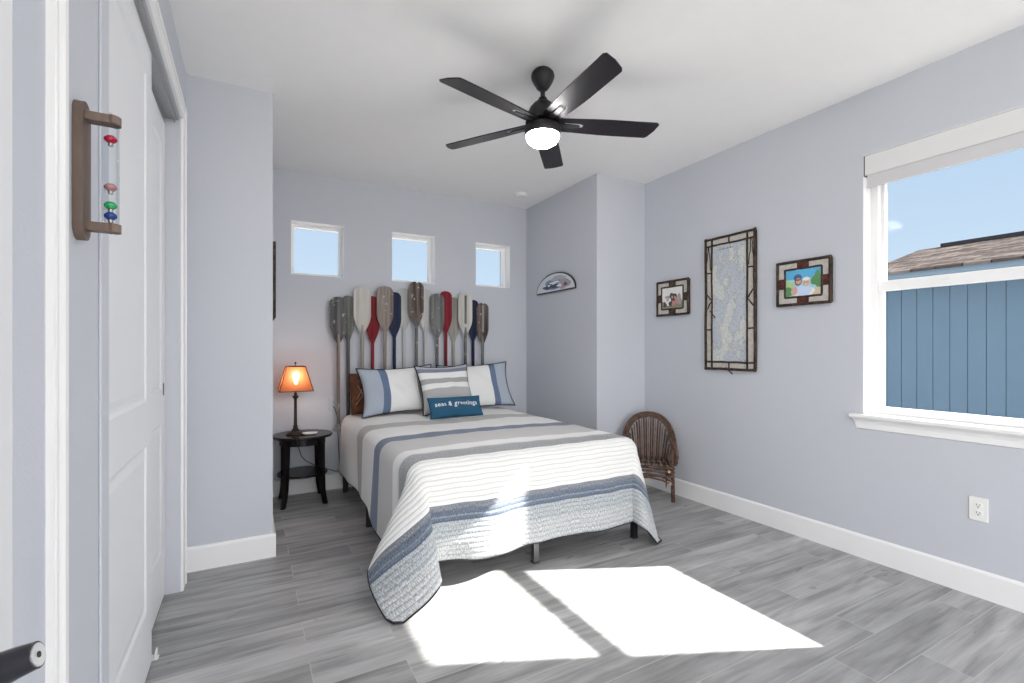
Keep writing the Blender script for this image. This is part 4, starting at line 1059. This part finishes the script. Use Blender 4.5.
def group_photo(t, ph, iw, ih):
    keys = ['white', 'grey', 'green', 'dark', 'skin', 'pink', 'brown', 'grass']; I = {k: i for i, k in enumerate(keys)}
    bm = bmesh.new(); X = [-.0233]
    def bl(y, z, ry, rz_, k, wob=.0): X[0] -= .00004; blob(bm, y, z, ry, rz_, X[0], I[k], wob=wob)
    X[0] -= .00004; v = [bm.verts.new((X[0], y, z)) for y, z in ((-iw, -ih), (iw, -ih), (iw, ih), (-iw, ih))]; bm.faces.new(v).material_index = 0
    X[0] -= .00004; v = [bm.verts.new((X[0], y, z)) for y, z in ((-iw, -ih), (iw, -ih), (iw, -ih*.3), (-iw, -ih*.3))]; bm.faces.new(v).material_index = 7
    bl(iw*.3, .01, .05, .012, 'grey'); bl(-.01, .0, .035, .045, 'dark', .25); bl(-iw*.6, -.01, .03, .035, 'grey', .25); bl(.05, -.03, .03, .028, 'grey', .3)
    for y, z, k in ((.055, -.005, 'skin'), (.03, -.018, 'white'), (.0, .006, 'skin'), (-.03, .0, 'skin'), (-.06, -.008, 'skin'), (.07, -.03, 'white'), (-.012, -.025, 'dark')): bl(y, z, .009, .012, k)
    for y, z, k in ((.05, -.045, 'white'), (.02, -.05, 'dark'), (-.015, -.045, 'pink'), (-.045, -.03, 'pink'), (-.075, -.04, 'grey'), (.08, -.055, 'dark')): bl(y, z, .018, .022, k, .2)
    clipped(bm, iw, ih); obj('photo_image', bm, None, ph, mats=[PC[k] for k in keys])
photo_frame('photo_frame', 'small framed group photo with bark corners beyond the tall map', 2.905, 1.664, .335, .285, group_photo, darkbark)
photo_frame('photo_frame', 'framed photo of two people under blue sky between the map and window', 1.812, 1.660, .335, .280, couple, redbark)

# half-round plaque on the bay side wall
hp = thing('half_round_plaque', 'half-round blue and white landscape plaque with dark rim on the bay wall', 'plaque', (XB-.001, 3.865, 1.792))
def arcpts(w, h, n=28): return [(w*math.cos(PI*k/n), h*math.sin(PI*k/n)) for k in range(n+1)]
obj('plaque_board', prism(bmesh.new(), arcpts(.325, .168), .022, 'x', -.022), mat('plaque_white', (.66, .68, .70), .6, var=.1, vscale=30), hp)
bm = bmesh.new(); a_ = arcpts(.33, .173); tube(bm, [(-.014, y, z) for y, z in a_], .009, 8, closed=True); obj('rim', bm, slot_m, hp, smooth=True)
bm = bmesh.new()
XX = -.0222
cl = [mat('plaque_navy', (.05, .075, .14), .6), mat('plaque_blue', (.16, .27, .45), .6), mat('plaque_rose', (.42, .33, .37), .6), mat('plaque_grey', (.40, .44, .48), .6), PC['white']]
def bl(y, z, ry, rz_, k, wob=.0):
    global XX
    XX -= .0001; blob(bm, y, z, ry, rz_, XX, k, wob=wob)
bl(-.02, .070, .20, .050, 1, .12); bl(-.16, .055, .10, .045, 2, .15); bl(-.06, .120, .13, .022, 3, .2); bl(.06, .055, .12, .030, 0, .3); bl(.02, .080, .06, .016, 4, .3); bl(.14, .045, .06, .018, 0, .35); bl(-.03, .050, .05, .018, 0, .3); bl(-.05, .085, .03, .010, 4, .3); bl(.10, .062, .025, .010, 4, .2); bl(-.18, .050, .03, .016, 0, .3); bl(-.08, .048, .04, .014, 4, .2)
obj('painted_scene', bm, None, hp, mats=cl)

# picture on the alcove side wall, seen edge on
pf = thing('side_wall_picture', 'dark framed picture seen edge on, on the wall above the lamp', 'picture', (XA+.001, 3.80, 1.685))
bm = bmesh.new()
for a, b, c, d in ((-.30, -.27, -.25, .25), (.27, .30, -.25, .25), (-.27, .27, .22, .25), (-.27, .27, -.25, -.22)): box(bm, 0, .030, a, b, c, d, bev=.003)
obj('frame', bm, bark, pf)
obj('picture_print', B(.002, .012, -.27, .27, -.22, .22), mat('print_muted', (.30, .32, .33), .5, var=.5, vscale=12), pf)

# ------------------------------------------------------------------ wall thermometer by the closet
th = thing('glass_thermometer', 'wall thermometer of floating coloured glass weights in a brown wooden bracket', 'thermometer', (XL+.0005, 1.276, 1.586))
tw = wood_mat('bracket_wood', (.115, .080, .064), (.19, .140, .112), scale=30, stretch=(1, 1, .1), rough=.5)
o = [(.030*math.cos(a), (.111 if math.sin(a) > 0 else -.111)+.030*math.sin(a)) for a in [2*PI*k/28+.001 for k in range(28)]]
b_ = prism(bmesh.new(), [(y, z*1.0) for y, z in o], .016, 'x', 0)
ob = obj('backboard', b_, tw, th)
for s, nm in ((1, 'bracket_arm'), (-1, 'bracket_arm')):
    pts = [(.014, -.014), (.054, -.014)]+[(.054+.018*math.sin(a), -.018*math.cos(a)) for a in [PI*k/10 for k in range(1, 10)]]+[(.054, .014), (.014, .014)]
    pts = [(x, y) for x, y in pts]
    bm = prism(bmesh.new(), pts, .017, 'z', s*.112-.0085); obj(nm, bm, tw, th)
gl = bpy.data.materials.new('clear_glass'); gl.use_nodes = True
n = gl.node_tree.nodes; l = gl.node_tree.links; n.clear(); o_ = n.new('ShaderNodeOutputMaterial'); mi = n.new('ShaderNodeMixShader'); t1 = n.new('ShaderNodeBsdfTransparent'); g1 = n.new('ShaderNodeBsdfGlossy'); fz = n.new('ShaderNodeLayerWeight'); fz.inputs[0].default_value = .35
g1.inputs['Roughness'].default_value = .03; t1.inputs[0].default_value = (.90, .92, .94, 1)
fm = n.new('ShaderNodeMath'); fm.operation = 'MULTIPLY'; fm.inputs[1].default_value = .30; l.new(fz.outputs['Fresnel'], fm.inputs[0]); l.new(fm.outputs[0], mi.inputs[0]); l.new(t1.outputs[0], mi.inputs[1]); l.new(g1.outputs[0], mi.inputs[2]); l.new(mi.outputs[0], o_.inputs[0])
CX, CY = .054, 0
bm = bmesh.new(); lathe(bm, [(0, -.125), (.004, -.118), (.013, -.104), (.0145, -.100), (.0145, .100), (.012, .106), (.004, .116), (.003, .128), (0, .130)], 28, (CX, CY, 0)); obj('glass_tube', bm, gl, th, smooth=True)
for z, c, nm in ((.074, (.55, .01, .05), 'red'), (-.026, (.42, .20, .20), 'pink'), (-.064, (.02, .42, .12), 'green'), (-.086, (.015, .06, .30), 'blue')):
    bm = bmesh.new(); lathe(bm, [(0, -.0085), (.006, -.0072), (.0105, -.003), (.0115, 0), (.0105, .003), (.006, .0072), (0, .0085)], 20, (CX, CY, z)); f = obj('float', bm, mat('float_'+nm, c, .08), th, smooth=True); f['label'] = nm+' glass weight'
    bm = bmesh.new(); tube(bm, [(CX, CY, z-.008), (CX, CY, z-.014)], .0045, 12); obj('weight_tag', bm, mat('tag_metal', (.35, .32, .28), .3, metal=.9), f)
